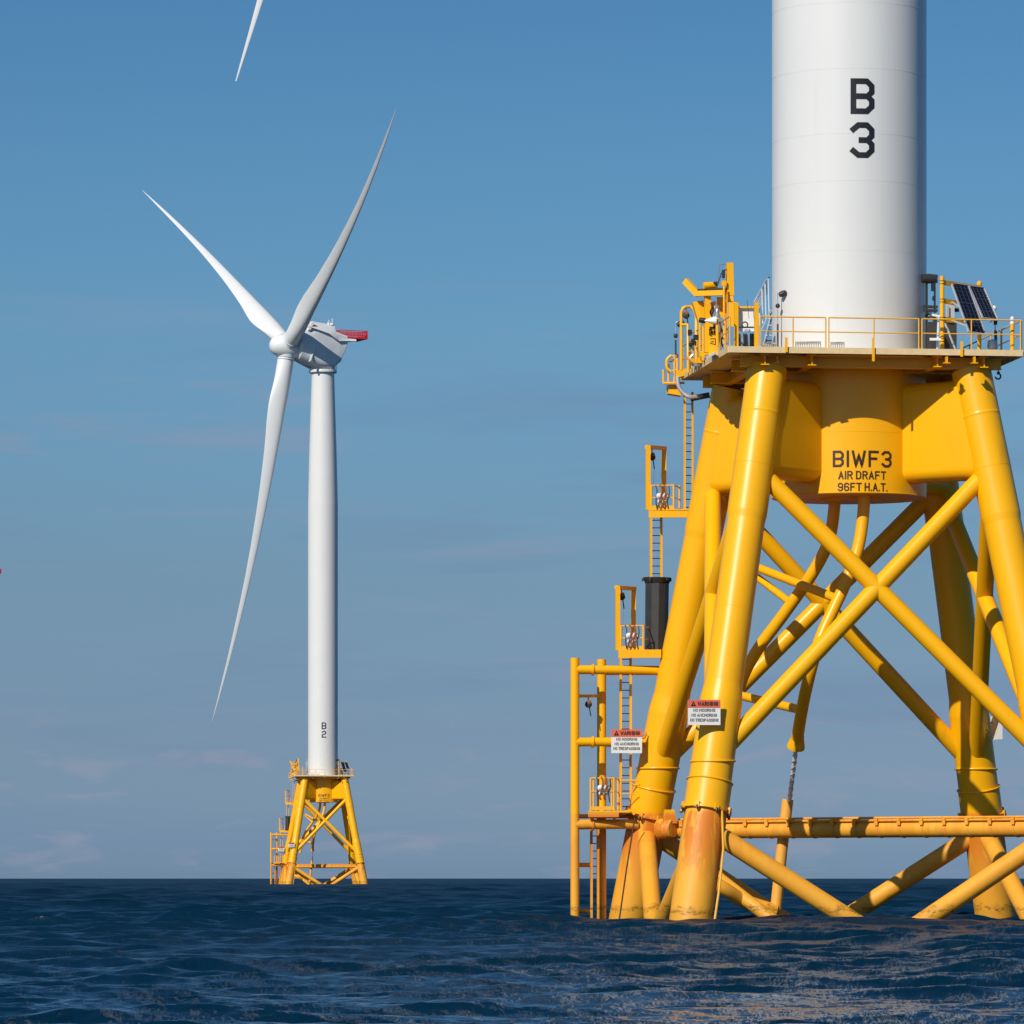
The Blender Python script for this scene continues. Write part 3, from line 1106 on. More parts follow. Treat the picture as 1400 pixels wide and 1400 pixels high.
# ------------------------------------------------------------------ boat landing and ladders on the left
def build_boat_landing():
    t = thing('boat_landing', 'tall yellow tube frame with two fender posts beside the near jacket, rising from the water', 'boat landing', lp(800, 1252, 5),
              'boat landings', far='small yellow tube frame beside the far jacket lettered BIWF2')
    for px, py, dy, r in ((786, 899.5, 4.6, 0.17), (822.5, 901.5, 6.0, 0.175)):
        a, b = lp(px, py, dy), lp(px, 1275, dy)
        MB().tube(a, b, r, n=24).build('fender_post', 'yellow_tube', t)
    for y0, y1, r, xe in ((915.5, 916.5, 0.17, 905), (1014.5, 1014, 0.17, 885), (1127.5, 1126.5, 0.185, 872)):
        a, b = lp(786, y0, 4.6), lp(xe, y1, 5.0)
        h = MB().tube(a, b, r, n=24).build('standoff_tube', 'yellow_tube', t)
        d = (b - a).normalized()
        cf = MB()
        s = a + d * (24.5 / 36.2)
        cf.revolve([(r + .002, -.03), (r + 0.055, -.03), (r + 0.055, .03), (r + .002, .03)], s, d, 28, False)
        cf.build('clamp_ring', 'yellow', h)
    for py, x0, x1, dy0, dy1, r in ((951.5, 786, 823, 4.8, 5.9, 0.06), (1116, 786, 868, 5.2, 5.5, 0.085), (1182.5, 786, 808, 4.7, 5.4, 0.085), (1245.5, 786, 808, 4.7, 5.4, 0.085)):
        MB().tube(lp(x0, py, dy0), lp(x1, py, dy1), r, n=14).build('cross_tube', 'yellow_tube', t)
    # second frame of stand-off tubes behind, to the rear fender post
    for py in (918, 1016, 1128):
        MB().tube(lp(822.5, py, 6.0), lp(900 if py < 1000 else 880, py, 6.4), 0.14, n=20).build('standoff_tube', 'yellow_tube', t)


def build_ladder(label, far, px0, px1, y0, y1, dy, w=0.075):
    c = (px0 + px1) / 2
    t = thing('access_ladder', label, 'ladder', lp(c, y1, dy), 'access ladders on the jackets', far)
    k = F / (NEAR.y + dy)
    tl, tr, bl_, br = lp(px0, y0, dy - 0.12), lp(px1, y0, dy + 0.12), lp(px0, y1, dy - 0.12), lp(px1, y1, dy + 0.12)
    for a, b in ((tl, bl_), (tr, br)):
        MB().bar(a, b, w, w * 1.4, (0, 1, 0)).build('stringer', 'yellow', t)
    n = int((y1 - y0) / k / 0.285)
    for i in range(n):
        f_ = (i + 0.5) / n
        MB().tube(tl.lerp(bl_, f_), tr.lerp(br, f_), 0.018, n=8).build('rung', 'dark', t)
    return t


def fall_block(label, px, py, dy, top, far=None):
    t = thing('fall_arrest_block', label, 'safety block', lp(px, py, dy), 'hanging fall arrest blocks', far)
    c = lp(px, py, dy)
    MB().revolve([(0.03, -0.13), (0.10, -0.12), (0.13, -0.05), (0.13, 0.05), (0.10, 0.12), (0.03, 0.13)], c, (0.3, 1, 0), 20).build('housing', 'dark', t)
    MB().revolve([(0.02, -0.05), (0.075, -0.04), (0.075, 0.04), (0.02, 0.05)], c + Vector((0.02, -0.10, 0.09)), (0.2, 1, 0), 16).build('cover', 'orange', t)
    h = MB()
    h.path([c + Vector((0, 0, 0.12)), lp(px - 0.3, (py + top) / 2, dy), lp(px, top, dy)], 0.02, 8)
    h.build('shackle', 'dark', t)
    MB().tube(c + Vector((0.04, 0, -0.1)), c + Vector((0.09, 0, -0.45)), 0.022, n=8).build('lanyard', 'dark', t)
    MB().tube(c + Vector((0.08, 0, -0.4)), c + Vector((0.04, 0, -1.25)), 0.006, n=6).build('wire', 'steel', t)


def rescue_bundle(label, px, py, dy, far=None):
    t = thing('rescue_bundle', label, 'rescue pouch', lp(px, py + 6, dy), 'white bundles strapped to the rest platforms', far)
    c = lp(px, py, dy)
    m = MB()
    m.revolve([(0.05, -0.23), (0.10, -0.2), (0.115, -0.1), (0.11, 0), (0.115, 0.1), (0.10, 0.2), (0.05, 0.23)], c, (1, 0.1, 0.04), 16)
    m.revolve([(0.03, -0.18), (0.07, -0.16), (0.075, 0), (0.07, 0.16), (0.03, 0.18)], c + Vector((0, .02, -0.22)), (1, 0.1, -0.05), 14)
    m.build('pouch', 'horn', t)
    s = MB()
    for dx in (-0.10, 0.06):
        s.path(smooth_pts([c + Vector((dx, -.05, .42)), c + Vector((dx + .06, -.13, .2)), c + Vector((dx, -.13, -.1)), c + Vector((dx - .05, -.09, -.35)), c + Vector((dx, -.05, -.46))], 4), 0.03, 8)
    s.build_each('strap', 'orange', t)
    k = MB()
    k.path(smooth_pts([c + Vector((-.26, .05, .4)), c + Vector((-.2, 0, .2)), c + Vector((-.24, 0, -.2)), c + Vector((-.2, 0, -.5))], 4), 0.022, 8)
    k.path(smooth_pts([c + Vector((.25, .05, .4)), c + Vector((.27, 0, .1)), c + Vector((.2, 0, -.2)), c + Vector((.24, 0, -.55))], 4), 0.022, 8)
    k.build_each('rope', 'dark', t)


def build_rest_platform(label, far, ox, oy, dy, xr):
    """ox, oy: photo offset from the upper platform; xr: where its floor beam meets the leg"""
    t = thing('rest_platform', label, 'rest platform', lp(890 + ox, 700 + oy, dy), 'rest platforms between the ladders', far)

    def q(px, py, d=0.0):
        return lp(px + ox, py + oy, dy + d)
    fl = MB()
    fl.loft([[q(887, 696, -.5), q(xr - ox, 696, -.5), q(xr - ox, 696, 1.0), q(887, 696, 1.0)], [q(887, 698.5, -.5), q(xr - ox, 698.5, -.5), q(xr - ox, 698.5, 1.0), q(887, 698.5, 1.0)]])
    fl.bar(q(887, 703, -.45), q(xr - ox, 702.5, -.45), 0.10, 0.26)
    fl.bar(q(887, 702, .9), q(xr - ox, 702, .9), 0.10, 0.24)
    for s in (893, 915):
        fl.bar(q(s, 702, -.4), q(s, 702, .85), 0.08, 0.14)
    fl.build('floor', 'yellow', t)
    pt = MB()
    pt.bar(q(886, 609, -.35), q(886, 697, -.35), 0.17, 0.14, (0, 1, 0))
    pt.bar(q(907.5, 611, 0.75), q(907.5, 696, 0.75), 0.17, 0.14, (0, 1, 0))
    pt.bar(q(884, 611, -.35), q(909.5, 613, .75), 0.14, 0.14)
    pt.build('portal_frame', 'yellow', t)
    r = MB()
    for py, rad in ((664, 0.03), (680.5, 0.022)):
        r.path([q(889, py, -.42), q(921, py - .5, -.42), q(929, py + 2.5, .5), q(929, py + 4, .9)], rad, 8)
    for px, d in ((890.5, -.42), (921, -.42), (929, .6)):
        r.tube(q(px, 663.5, d), q(px, 697, d), 0.04, n=10)
    r.bar(q(890, 693.5, -.44), q(921, 693.5, -.44), 0.015, 0.13)
    r.build('railing', 'rail', t)
    return t


def build_low_platform():
    t = thing('rest_platform', 'lowest small railed yellow platform, between the fender posts of the near boat landing', 'rest platform', lp(825, 1113, 5.0),
              'rest platforms between the ladders', 'lowest railed platform on the far boat landing')
    fl = MB()
    fl.loft([[lp(x, y, d) for x, d in ((804, 4.3), (862, 4.3), (862, 5.8), (804, 5.8))] for y in (1108.5, 1111)])
    fl.bar(lp(804, 1113.5, 4.35), lp(846, 1113.5, 4.35), 0.09, 0.20)
    fl.bar(lp(846, 1112.5, 4.6), lp(870, 1108, 4.6), 0.09, 0.16)
    for px in (808, 840):
        fl.bar(lp(px, 1116, 4.5), lp(px, 1124, 4.7), 0.09, 0.09, (0, 1, 0))
    fl.build('floor', 'yellow', t)
    r = MB()
    for py, rad in ((1064, 0.03), (1082, 0.022)):
        r.path([lp(807.5, py, 4.35), lp(839.5, py, 4.35), lp(845, py + 1, 5.5)], rad, 8)
        r.path([lp(847.5, py + 3, 4.7), lp(871, py + 3, 4.7)], rad, 8)
    for px, d in ((807.5, 4.35), (811.5, 4.4), (836.5, 4.4), (839.5, 4.35), (845, 5.5), (849, 4.7)):
        r.tube(lp(px, 1063.5, d), lp(px, 1111, d), 0.04, n=10)
    r.bar(lp(807, 1105, 4.33), lp(840, 1105, 4.33), 0.015, 0.14)
    r.build('railing', 'rail', t)


def build_guard():
    t = thing('ladder_guard', 'black plastic sleeve with flared rim on the ladder left of the near jacket', 'ladder guard', lp(897, 893, 5.6), None,
              'small black sleeve on the ladder of the far jacket')
    a, b = lp(897, 897, 5.6), lp(898.5, 797, 5.6)
    m = MB()
    d = b - a
    m.revolve([(0.44, 0), (0.455, d.length)], a, d, 10)
    m.build('sleeve', 'char', t, 25)
    fl = MB()
    fl.revolve([(0.45, -0.02), (0.47, 0.0), (0.53, 0.16), (0.55, 0.20), (0.45, 0.17)], b, d, 20)
    for k in range(5):
        a_ = k * 1.26 + .3
        p = b + Vector((math.cos(a_), math.sin(a_), 0)) * 0.5 + Vector((0, 0, .13))
        fl.box(p, (0.18, 0.08, 0.12), Matrix.Rotation(a_, 3, 'Z'))
    fl.build('flared_rim', 'char', t, 25)


build_boat_landing()
build_ladder('uppermost yellow ladder hanging from the deck left of the near jacket', 'uppermost ladder below the deck of the far jacket', 936, 946.5, 536, 699, 5.1)
build_ladder('yellow ladder running from the upper rest platform into the black sleeve', 'ladder above the black sleeve on the far jacket', 890, 904, 706, 800, 5.5, 0.085)
build_ladder('yellow ladder behind the warning sign on the boat landing', 'ladder behind the sign of the far boat landing', 848.5, 862, 896, 1108, 5.6, 0.085)
build_ladder('lowest yellow ladder running down into the water beside the fender post', 'lowest ladder into the water at the far boat landing', 808.5, 817.5, 1117, 1262, 5.4, 0.09)
build_rest_platform('upper yellow rest platform with tall portal frame above the black sleeve', 'upper rest platform on the left of the far jacket', 0, 0, 4.9, 942)
build_rest_platform('middle yellow rest platform with tall portal frame left of the black sleeve', 'middle rest platform beside the black sleeve of the far jacket', -41.5, 192, 4.9, 904)
build_low_platform()
build_guard()
fall_block('black block hanging in the portal frame of the upper rest platform', 891.5, 625, 4.9, 614)
fall_block('black and red block hanging in the portal frame of the middle rest platform', 850, 816, 4.9, 805)
fall_block('red and black block hanging between the two fender posts', 804.5, 963, 5.2, 953)
fall_block('red and black block hanging in the yellow hoop on the deck edge', 938, 431, 2.4, 422)
rescue_bundle('white bundle strapped on the railing of the upper rest platform', 905.5, 678, 4.4)
rescue_bundle('white bundle strapped on the railing of the middle rest platform', 864, 869, 4.4)
rescue_bundle('white bundle strapped on the railing of the lowest platform', 825, 1077, 4.3)


# ------------------------------------------------------------------ warning signs
def warning_sign(label, c, right, far, bars):
    t = thing('warning_sign', label, 'sign', c, 'warning signs', far)
    right = Vector(right).normalized()
    up = Vector((0, 0, 1))
    nrm = right.cross(up)
    w, h = 1.17, 0.89
    R = Matrix((right, -nrm, up)).transposed()
    MB().box(c, (w, 0.03, h), R).build('board', 'sign', t)
    hd = MB().box(c + up * (h / 2 - 0.14) + nrm * 0.018, (w, 0.012, 0.28), R).build('header', 'salmon', t)
    tx = MB()
    p = c + up * (h / 2 - 0.14) + nrm * 0.027
    letters_on_plane(tx, 'WARNING', 0.155, 0.74, 0.036, p + right * 0.13, right, up, nrm)
    k = len(tx.v)
    tc = p - right * 0.39
    tx.v += [tc - right * 0.10 - up * 0.09, tc + right * 0.10 - up * 0.09, tc + up * 0.10]
    tx.f.append((k, k + 1, k + 2))
    tx.build('lettering', 'ink', hd)
    ex = MB()
    letters_on_plane(ex, 'I', 0.07, 0.02, 0.02, tc + nrm * 0.004 - up * 0.015, right, up, nrm)
    ex.build('symbol', 'salmon', hd)
    b = MB()
    p = c + nrm * 0.018
    for s, wd, z in (('NO MOORING', 0.80, 0.075), ('NO ANCHORING', 0.92, -0.10), ('NO TRESPASSING', 1.02, -0.275)):
        letters_on_plane(b, s, 0.115, wd, 0.024, p + up * z, right, up, nrm)
    b.build('lettering', 'signtext', t)
    br = MB()
    for q in bars:
        br.bar(*q, 0.05, 0.05)
    br.build_each('bracket', 'steel', t)


c1 = lp(962.7, 974, -7.78)
warning_sign('white warning sign with red header fixed to the near front leg', c1, Vector((1, 0.02, 0)), 'tiny white sign on the front leg of the far jacket',
             [(c1 + Vector((s * .35, 0.03, z)), c1 + Vector((s * .30, 0.95, z))) for s in (-1, 1) for z in (-.3, .3)])
c2 = lp(856.7, 1013.5, 4.2)
warning_sign('white warning sign with red header on the boat landing ladder', c2, Vector((1, -0.02, 0)), 'tiny white sign on the boat landing of the far jacket',
             [(c2 + Vector((-.5, .03, .3)), lp(895, 1002, 4.9)), (c2 + Vector((.3, .03, .25)), lp(900, 1007, 4.9)), (c2 + Vector((-.3, .03, -.1)), c2 + Vector((-.3, .75, -.05)))])
c3 = lp(1362.5, 995, 5.2)
warning_sign('white sign seen nearly edge on beside the rear right leg', c3, Vector((-0.14, 0.99, 0)), 'tiny sign seen edge on at the right leg of the far jacket',
             [(c3 + Vector((.05, .3, z)), c3 + Vector((-.5, .75, z))) for z in (-.2, .2)])


# ------------------------------------------------------------------ cable out of the bell mouth
def build_cable():
    a, b = lp(1088, 1024, 0.0), lp(1078.5, 1100, 2.3)
    t = thing('armoured_cable', 'silver twisted cable between the bell mouth and the lower pipe of the near jacket', 'cable', b, None,
              'pale cable hanging inside the far jacket')
    MB().tube(a, b, 0.075, n=16).build('sheath', 'horn', t)
    d = b - a
    ax, u, w = basis(d)
    for ph in (0, math.pi):
        m = MB()
        pts = []
        for i in range(90):
            f_ = i / 89
            q = ph + f_ * 2 * math.pi * 4.2
            pts.append(a + d * f_ + (u * math.cos(q) + w * math.sin(q)) * 0.075)
        m.path(pts, 0.022, 6)
        m.build('strake', 'alu', t)


build_cable()


# ------------------------------------------------------------------ deck equipment, right
def build_solar():
    t = thing('solar_panel_rack', 'yellow rack carrying two dark tilted solar panels on the near deck', 'solar panels', lp(1310, 476, -3.6), 'solar racks on the decks',
              'tiny dark solar panels at the right of the far deck')
    d0 = -4.0
    MB().tube(lp(1288, 377.5, d0), lp(1288, 480, d0), 0.078, n=18).build_each('post', 'yellow', t)
    cl = MB()
    for py in (384, 388, 409, 413, 434, 438, 463, 467):
        cl.ring(lp(1288, py, d0), (0, 0, 1), 0.08, 0.012, 24, 6)
    cl.build_each('clamp', 'dark', t)
    d1 = -2.3
    MB().tube(lp(1339, 389, d1), lp(1339, 485, d1), 0.075, n=18).build_each('post', 'yellow', t)
    MB().revolve([(0.02, 0), (0.09, 0.03), (0.10, 0.12), (0.05, 0.18), (0.01, 0.19)], lp(1339, 391, d1), (0, 0, 1), 16).build('post_cap', 'rail', t)
    for y0, y1, x1 in ((386, 394, 1340), (411, 417, 1322), (436, 443, 1340)):
        f_ = (x1 - 1288) / (1340 - 1288)
        MB().bar(lp(1288, y0, d0), lp(x1, y0 + (y1 - y0), d0 + (d1 - d0) * f_), 0.10, 0.17).build('crossbeam', 'yellow', t)

    def panel(tl, tr, br):
        q = [lp(*tl), lp(*tr), lp(*br)]
        q.append(q[0] + q[2] - q[1])
        n = (q[1] - q[0]).cross(q[3] - q[0]).normalized()
        if n.y > 0:
            n = -n
        p = MB().slab(q, -0.035, n).build('panel', 'solar', t)
        fr = MB()
        for a, b in ((0, 1), (1, 2), (2, 3), (3, 0)):
            w_ = 0.055 if (a, b) == (3, 0) else 0.025
            fr.bar(q[a] + n * 0.004, q[b] + n * 0.004, w_, 0.06, n)
        fr.build('frame', 'alu', p)
        g = MB()
        for k in range(1, 13):
            f_ = k / 13
            g.bar(q[0].lerp(q[3], f_) + n * 0.004, q[1].lerp(q[2], f_) + n * 0.004, 0.030 if k % 5 == 0 else 0.010, 0.008, n)
        for k in (1, 2, 3):
            g.bar(q[0].lerp(q[1], k / 4) + n * 0.004, q[3].lerp(q[2], k / 4) + n * 0.004, 0.010, 0.007, n)
        g.build('cell_grid', 'cell', p)
    panel((1300.5, 387, -3.6), (1323.5, 390.5, -3.1), (1347.5, 457, -4.1))
    panel((1324.5, 391, -3.0), (1345, 393.5, -2.5), (1364, 437, -3.1))
    for a, b in (((1301, 412.5, -3.6), (1312, 419, -4.1)), ((1301, 437.5, -3.6), (1324, 446, -4.4)), ((1292, 442, -4.0), (1306.5, 478, -4.3))):
        MB().bar(lp(*a), lp(*b), 0.055, 0.055).build('stay', 'alu', t)


def build_black_rack():
    t = thing('hoist_rack', 'black hoist frame and cabinets between the near tower and the solar rack', 'equipment rack', lp(1280, 477, -1.5), None,
              'dark equipment right of the far tower')
    m = MB()
    m.bar(lp(1278, 379, -1.2), lp(1278, 428, -1.2), 0.06, 0.06, (0, 1, 0))
    m.bar(lp(1275, 384, -1.2), lp(1275, 398, -1.2), 0.10, 0.1, (0, 1, 0))
    m.bar(lp(1277, 405, -1.2), lp(1277, 411, -1.2), 0.11, 0.1, (0, 1, 0))
    for y in (377.5, 385, 419, 424):
        m.bar(lp(1262, y, -1.2), lp(1282, y + (0.8 if y > 400 else 0), -1.2), 0.1, 0.10)
    m.bar(lp(1267, 376, -1.2), lp(1267, 478, -1.2), 0.07, 0.07, (0, 1, 0))
    m.build('frame', 'dark', t)
    MB().revolve([(.05, -.3), (.16, -.28), (.18, 0), (.16, .28), (.05, .3)], lp(1270, 381, -1.2), (1, .1, 0), 16).build('winch_drum', 'char', t)
    c = MB()
    c.loft([[lp(x, y, d) for x, d in ((1267, -2.6), (1281, -2.6), (1281, -1.6), (1267, -1.6))] for y in (440, 482)])
    c.loft([[lp(x, y, d) for x, d in ((1290, -1.7), (1308, -1.7), (1308, -.8), (1290, -.8))] for y in (439, 482)])
    c.build_each('cabinet', 'char', t)
    s = MB()
    s.loft([[lp(x, y, d) for x, d in ((1293, -1.9), (1305, -1.9), (1305, -1.2), (1293, -1.2))] for y in (415, 436)])
    s.bar(lp(1296, 418, -2.0), lp(1296, 433, -2.0), 0.07, 0.05, (0, 1, 0))
    s.build('junction_box', 'alu', t)
    k = MB()
    k.path(smooth_pts([lp(1266, 432, -1.6), lp(1270, 428, -1.8), lp(1276, 432, -1.9), (lp(1280, 440, -1.9))]), 0.06, 8)
    k.path(smooth_pts([lp(1266, 436, -1.6), lp(1272, 434, -1.8), lp(1277, 438, -1.9), (lp(1278, 446, -1.9))]), 0.05, 8)
    k.box(lp(1308, 424, -1.4), (.15, .2, .12))
    k.build_each('hose', 'dark', t)


def build_bollard_seat():
    t = thing('white_pedestal', 'white pedestal with a curved tray on the near deck right of the tower', 'pedestal', lp(1281, 477, -4.6), None)
    MB().bar(lp(1283, 434, -4.6), lp(1281, 480, -4.6), 0.055, 0.055, (0, 1, 0)).build_each('post', 'horn', t)
    MB().bar(lp(1274, 430.5, -4.6), lp(1285, 432.5, -4.6), 0.1, 0.07).build('arm', 'horn', t)
    MB().loft([[lp(x, y, d) for x, d in ((1271, -4.9), (1286, -4.9), (1286, -4.3), (1271, -4.3))] for y in (462, 465.5)]).build('tray', 'horn', t)


def build_lantern():
    t = thing('navigation_lantern', 'yellow post with a small lantern in the right front corner of the near deck', 'lantern', lp(1384, 478, -3.9), None,
              'tiny lantern post at the right corner of the far deck')
    MB().tube(lp(1384, 443, -3.9), lp(1384, 482, -3.9), 0.075, n=18).build_each('post', 'yellow', t)
    MB().revolve([(.09, 0), (.09, .06), (.06, .07), (.075, .1), (.075, .22), (.03, .27)], lp(1384, 443, -3.9), (0, 0, 1), 18).build('lamp_head', 'horn', t)
    MB().tube(lp(1384, 437, -3.9), lp(1384, 433.5, -3.9), 0.02, n=8).build('spike', 'alu', t)


def build_beacon():
    t = thing('antenna_mast', 'thin mast with a white dome behind the solar panels on the near deck', 'antenna', lp(1360, 480, -1.5))
    MB().tube(lp(1360, 424, -1.5), lp(1361.5, 490, -1.5), 0.025, n=10).build('mast', 'alu', t)
    MB().revolve([(.02, -.09), (.08, -.06), (.1, 0), (.08, .06), (.02, .09)], lp(1359, 421, -1.5), (0, 0, 1), 18).build('dome', 'horn', t)
    MB().tube(lp(1361, 438, -1.5), lp(1361, 444, -1.5), 0.07, n=12).build_each('collar', 'dark', t)
    MB().tube(lp(1361, 452, -1.5), lp(1361.5, 468, -1.5), 0.055, n=12).build('sensor', 'char', t)
    MB().revolve([(.18, 0), (.2, .1), (.17, .3), (.08, .34)], lp(1357, 477, -1.7), (0, 0, 1), 18).build('base', 'alu', t)
    MB().bar(lp(1353, 441, -1.8), lp(1359, 437, -1.5), .03, .03).build('stay', 'alu', t)


def build_hook():
    t = thing('lifting_hook', 'small dark hook hanging under the right end of the near deck', 'hook', lp(1365, 518, -2))
    MB().tube(lp(1365, 500, -2), lp(1365, 511, -2), 0.018, n=8).build('wire', 'dark', t)
    c = lp(1364.5, 514.5, -2)
    MB().path([c + Vector((.10 * math.cos(a), 0, .10 * math.sin(a))) for a in np.linspace(1.4, -3.0, 14)], 0.03, 8).build('hook', 'dark', t)
    MB().box(lp(1365, 510, -2), (.1, .08, .1)).build('block', 'char', t)


build_solar()
build_black_rack()
build_bollard_seat()
build_lantern()
build_beacon()
build_hook()


# ------------------------------------------------------------------ deck equipment, left
def build_stairs():
    t = thing('stairway', 'aluminium stairway with handrails climbing to the near tower at its left', 'stairs', lp(1045, 476, 0.5), None,
              'tiny stairway left of the far tower')
    b0, t0 = Vector(lp(1044, 476, 0.2)), Vector(lp(1060, 408, 2.4))
    w = (lp(1056, 476, 0.0) - b0)
    for k, o in (('stringer', Vector()), ('stringer', w)):
        MB().bar(b0 + o, t0 + o, 0.05, 0.2).build(k, 'alu', t)
    n = 10
    for i in range(n):
        p = b0.lerp(t0, (i + .5) / n)
        MB().bar(p, p + w, 0.26, 0.04).build('tread', 'char' if i % 2 else 'alu', t)
    h = MB()
    h.path([lp(1040, 470, 0.0), lp(1040, 453, 0.0), lp(1046, 441, 0.4), lp(1053, 424, 0.9)], 0.028, 8)
    h.build('handrail', 'alu', t)
    h = MB()
    h.path([lp(1030.5, 414, 1.0), lp(1049.5, 379, 2.2), lp(1052, 379, 2.6)], 0.033, 8)
    h.build('handrail', 'alu', t)
    g = MB()
    for i in range(5):
        f_ = i / 4
        g.bar(lp(1031 + 4.5 * f_ * 1, 413 + 12 * f_, 1.0), lp(1050 + .8 * f_, 380 + 14 * f_ * 1.1, 2.2), 0.02, 0.04)
    for i in range(4):
        f_ = i / 3
        g.bar(lp(1037 + f_ * 13, 402 - f_ * 21, 1.4), lp(1038.5 + f_ * 13, 446 - f_ * 10, 1.4), 0.04, 0.04, (0, 1, 0))
    g.build('rail_panel', 'grey', t)


def deck_lamp(label, px, y0, y1, dy, s, far=None):
    t = thing('deck_lamp', label, 'lamp', lp(px, y1, dy), 'deck lamps on thin poles', far)
    MB().tube(lp(px, y0, dy), lp(px, y1, dy), 0.02, n=8).build('pole', 'steel', t)
    MB().path([lp(px, y0, dy), lp(px + 3 * s, y0 - 1.2, dy), lp(px + 6 * s, y0 - .5, dy)], 0.02, 8).build('arm', 'alu', t)
    a = lp(px + 4 * s, y0 + 1.2, dy)
    MB().revolve([(.05, -.16), (.10, -.13), (.115, 0), (.10, .1), (.06, .14)], a + Vector((.08 * s, -.05, -.01)), (1, -.2, .35 * s), 16).build('lamp_head', 'dark', t)
    MB().revolve([(.02, -.09), (.07, -.06), (.085, 0), (.06, .06), (.02, .09)], lp(px, y0 + 18, dy), (0, 0, 1), 14).build('junction_ball', 'dark', t)
    MB().tube(lp(px, (y0 + y1) / 2 + 2, dy), lp(px, y1, dy), 0.035, n=8).build('sleeve', 'char', t)


def build_white_unit():
    t = thing('generator_unit', 'pale box unit with a black ring and blue wrapped base behind the near deck gate', 'generator', lp(1019, 476, -3.5))
    MB().loft([[lp(x, y, d) for x, d in ((1008, -3.6), (1031, -3.6), (1031, -2.4), (1008, -2.4))] for y in (421, 453)]).build('housing', 'sign', t)
    MB().loft([[lp(x, y, d) for x, d in ((1007.5, -4.1), (1031, -4.1), (1031, -2.9), (1007.5, -2.9))] for y in (456, 480)]).build('wrapped_base', 'bluewrap', t)
    k = MB()
    for px in (1009, 1010.5, 1017, 1020, 1026, 1029):
        k.bar(lp(px, 456, -4.15), lp(px + random.uniform(-1, 1), 476, -4.15), 0.05, 0.03, (0, 1, 0))
    k.bar(lp(1007, 447.5, -4.1), lp(1031, 447.5, -4.1), 0.06, 0.05)
    k.bar(lp(1007, 475.5, -4.2), lp(1031, 475.5, -4.2), 0.06, 0.12)
    k.build_each('strap', 'dark', t)
    MB().ring(lp(1018.5, 444, -4.2), (0, 1, 0), 0.10, 0.024, 28, 8).build('ring', 'dark', t)
    MB().box(lp(1022, 452, -4.1), (.2, .1, .08)).build_each('bracket', 'alu', t)
    MB().tube(lp(1021.5, 410, -4.0), lp(1024, 436, -4.0), 0.008, n=6).build('aerial', 'dark', t)
    MB().bar(lp(1006, 420, -3.7), lp(1034, 420, -3.7), .06, .07).build('top_rail', 'rail', t)


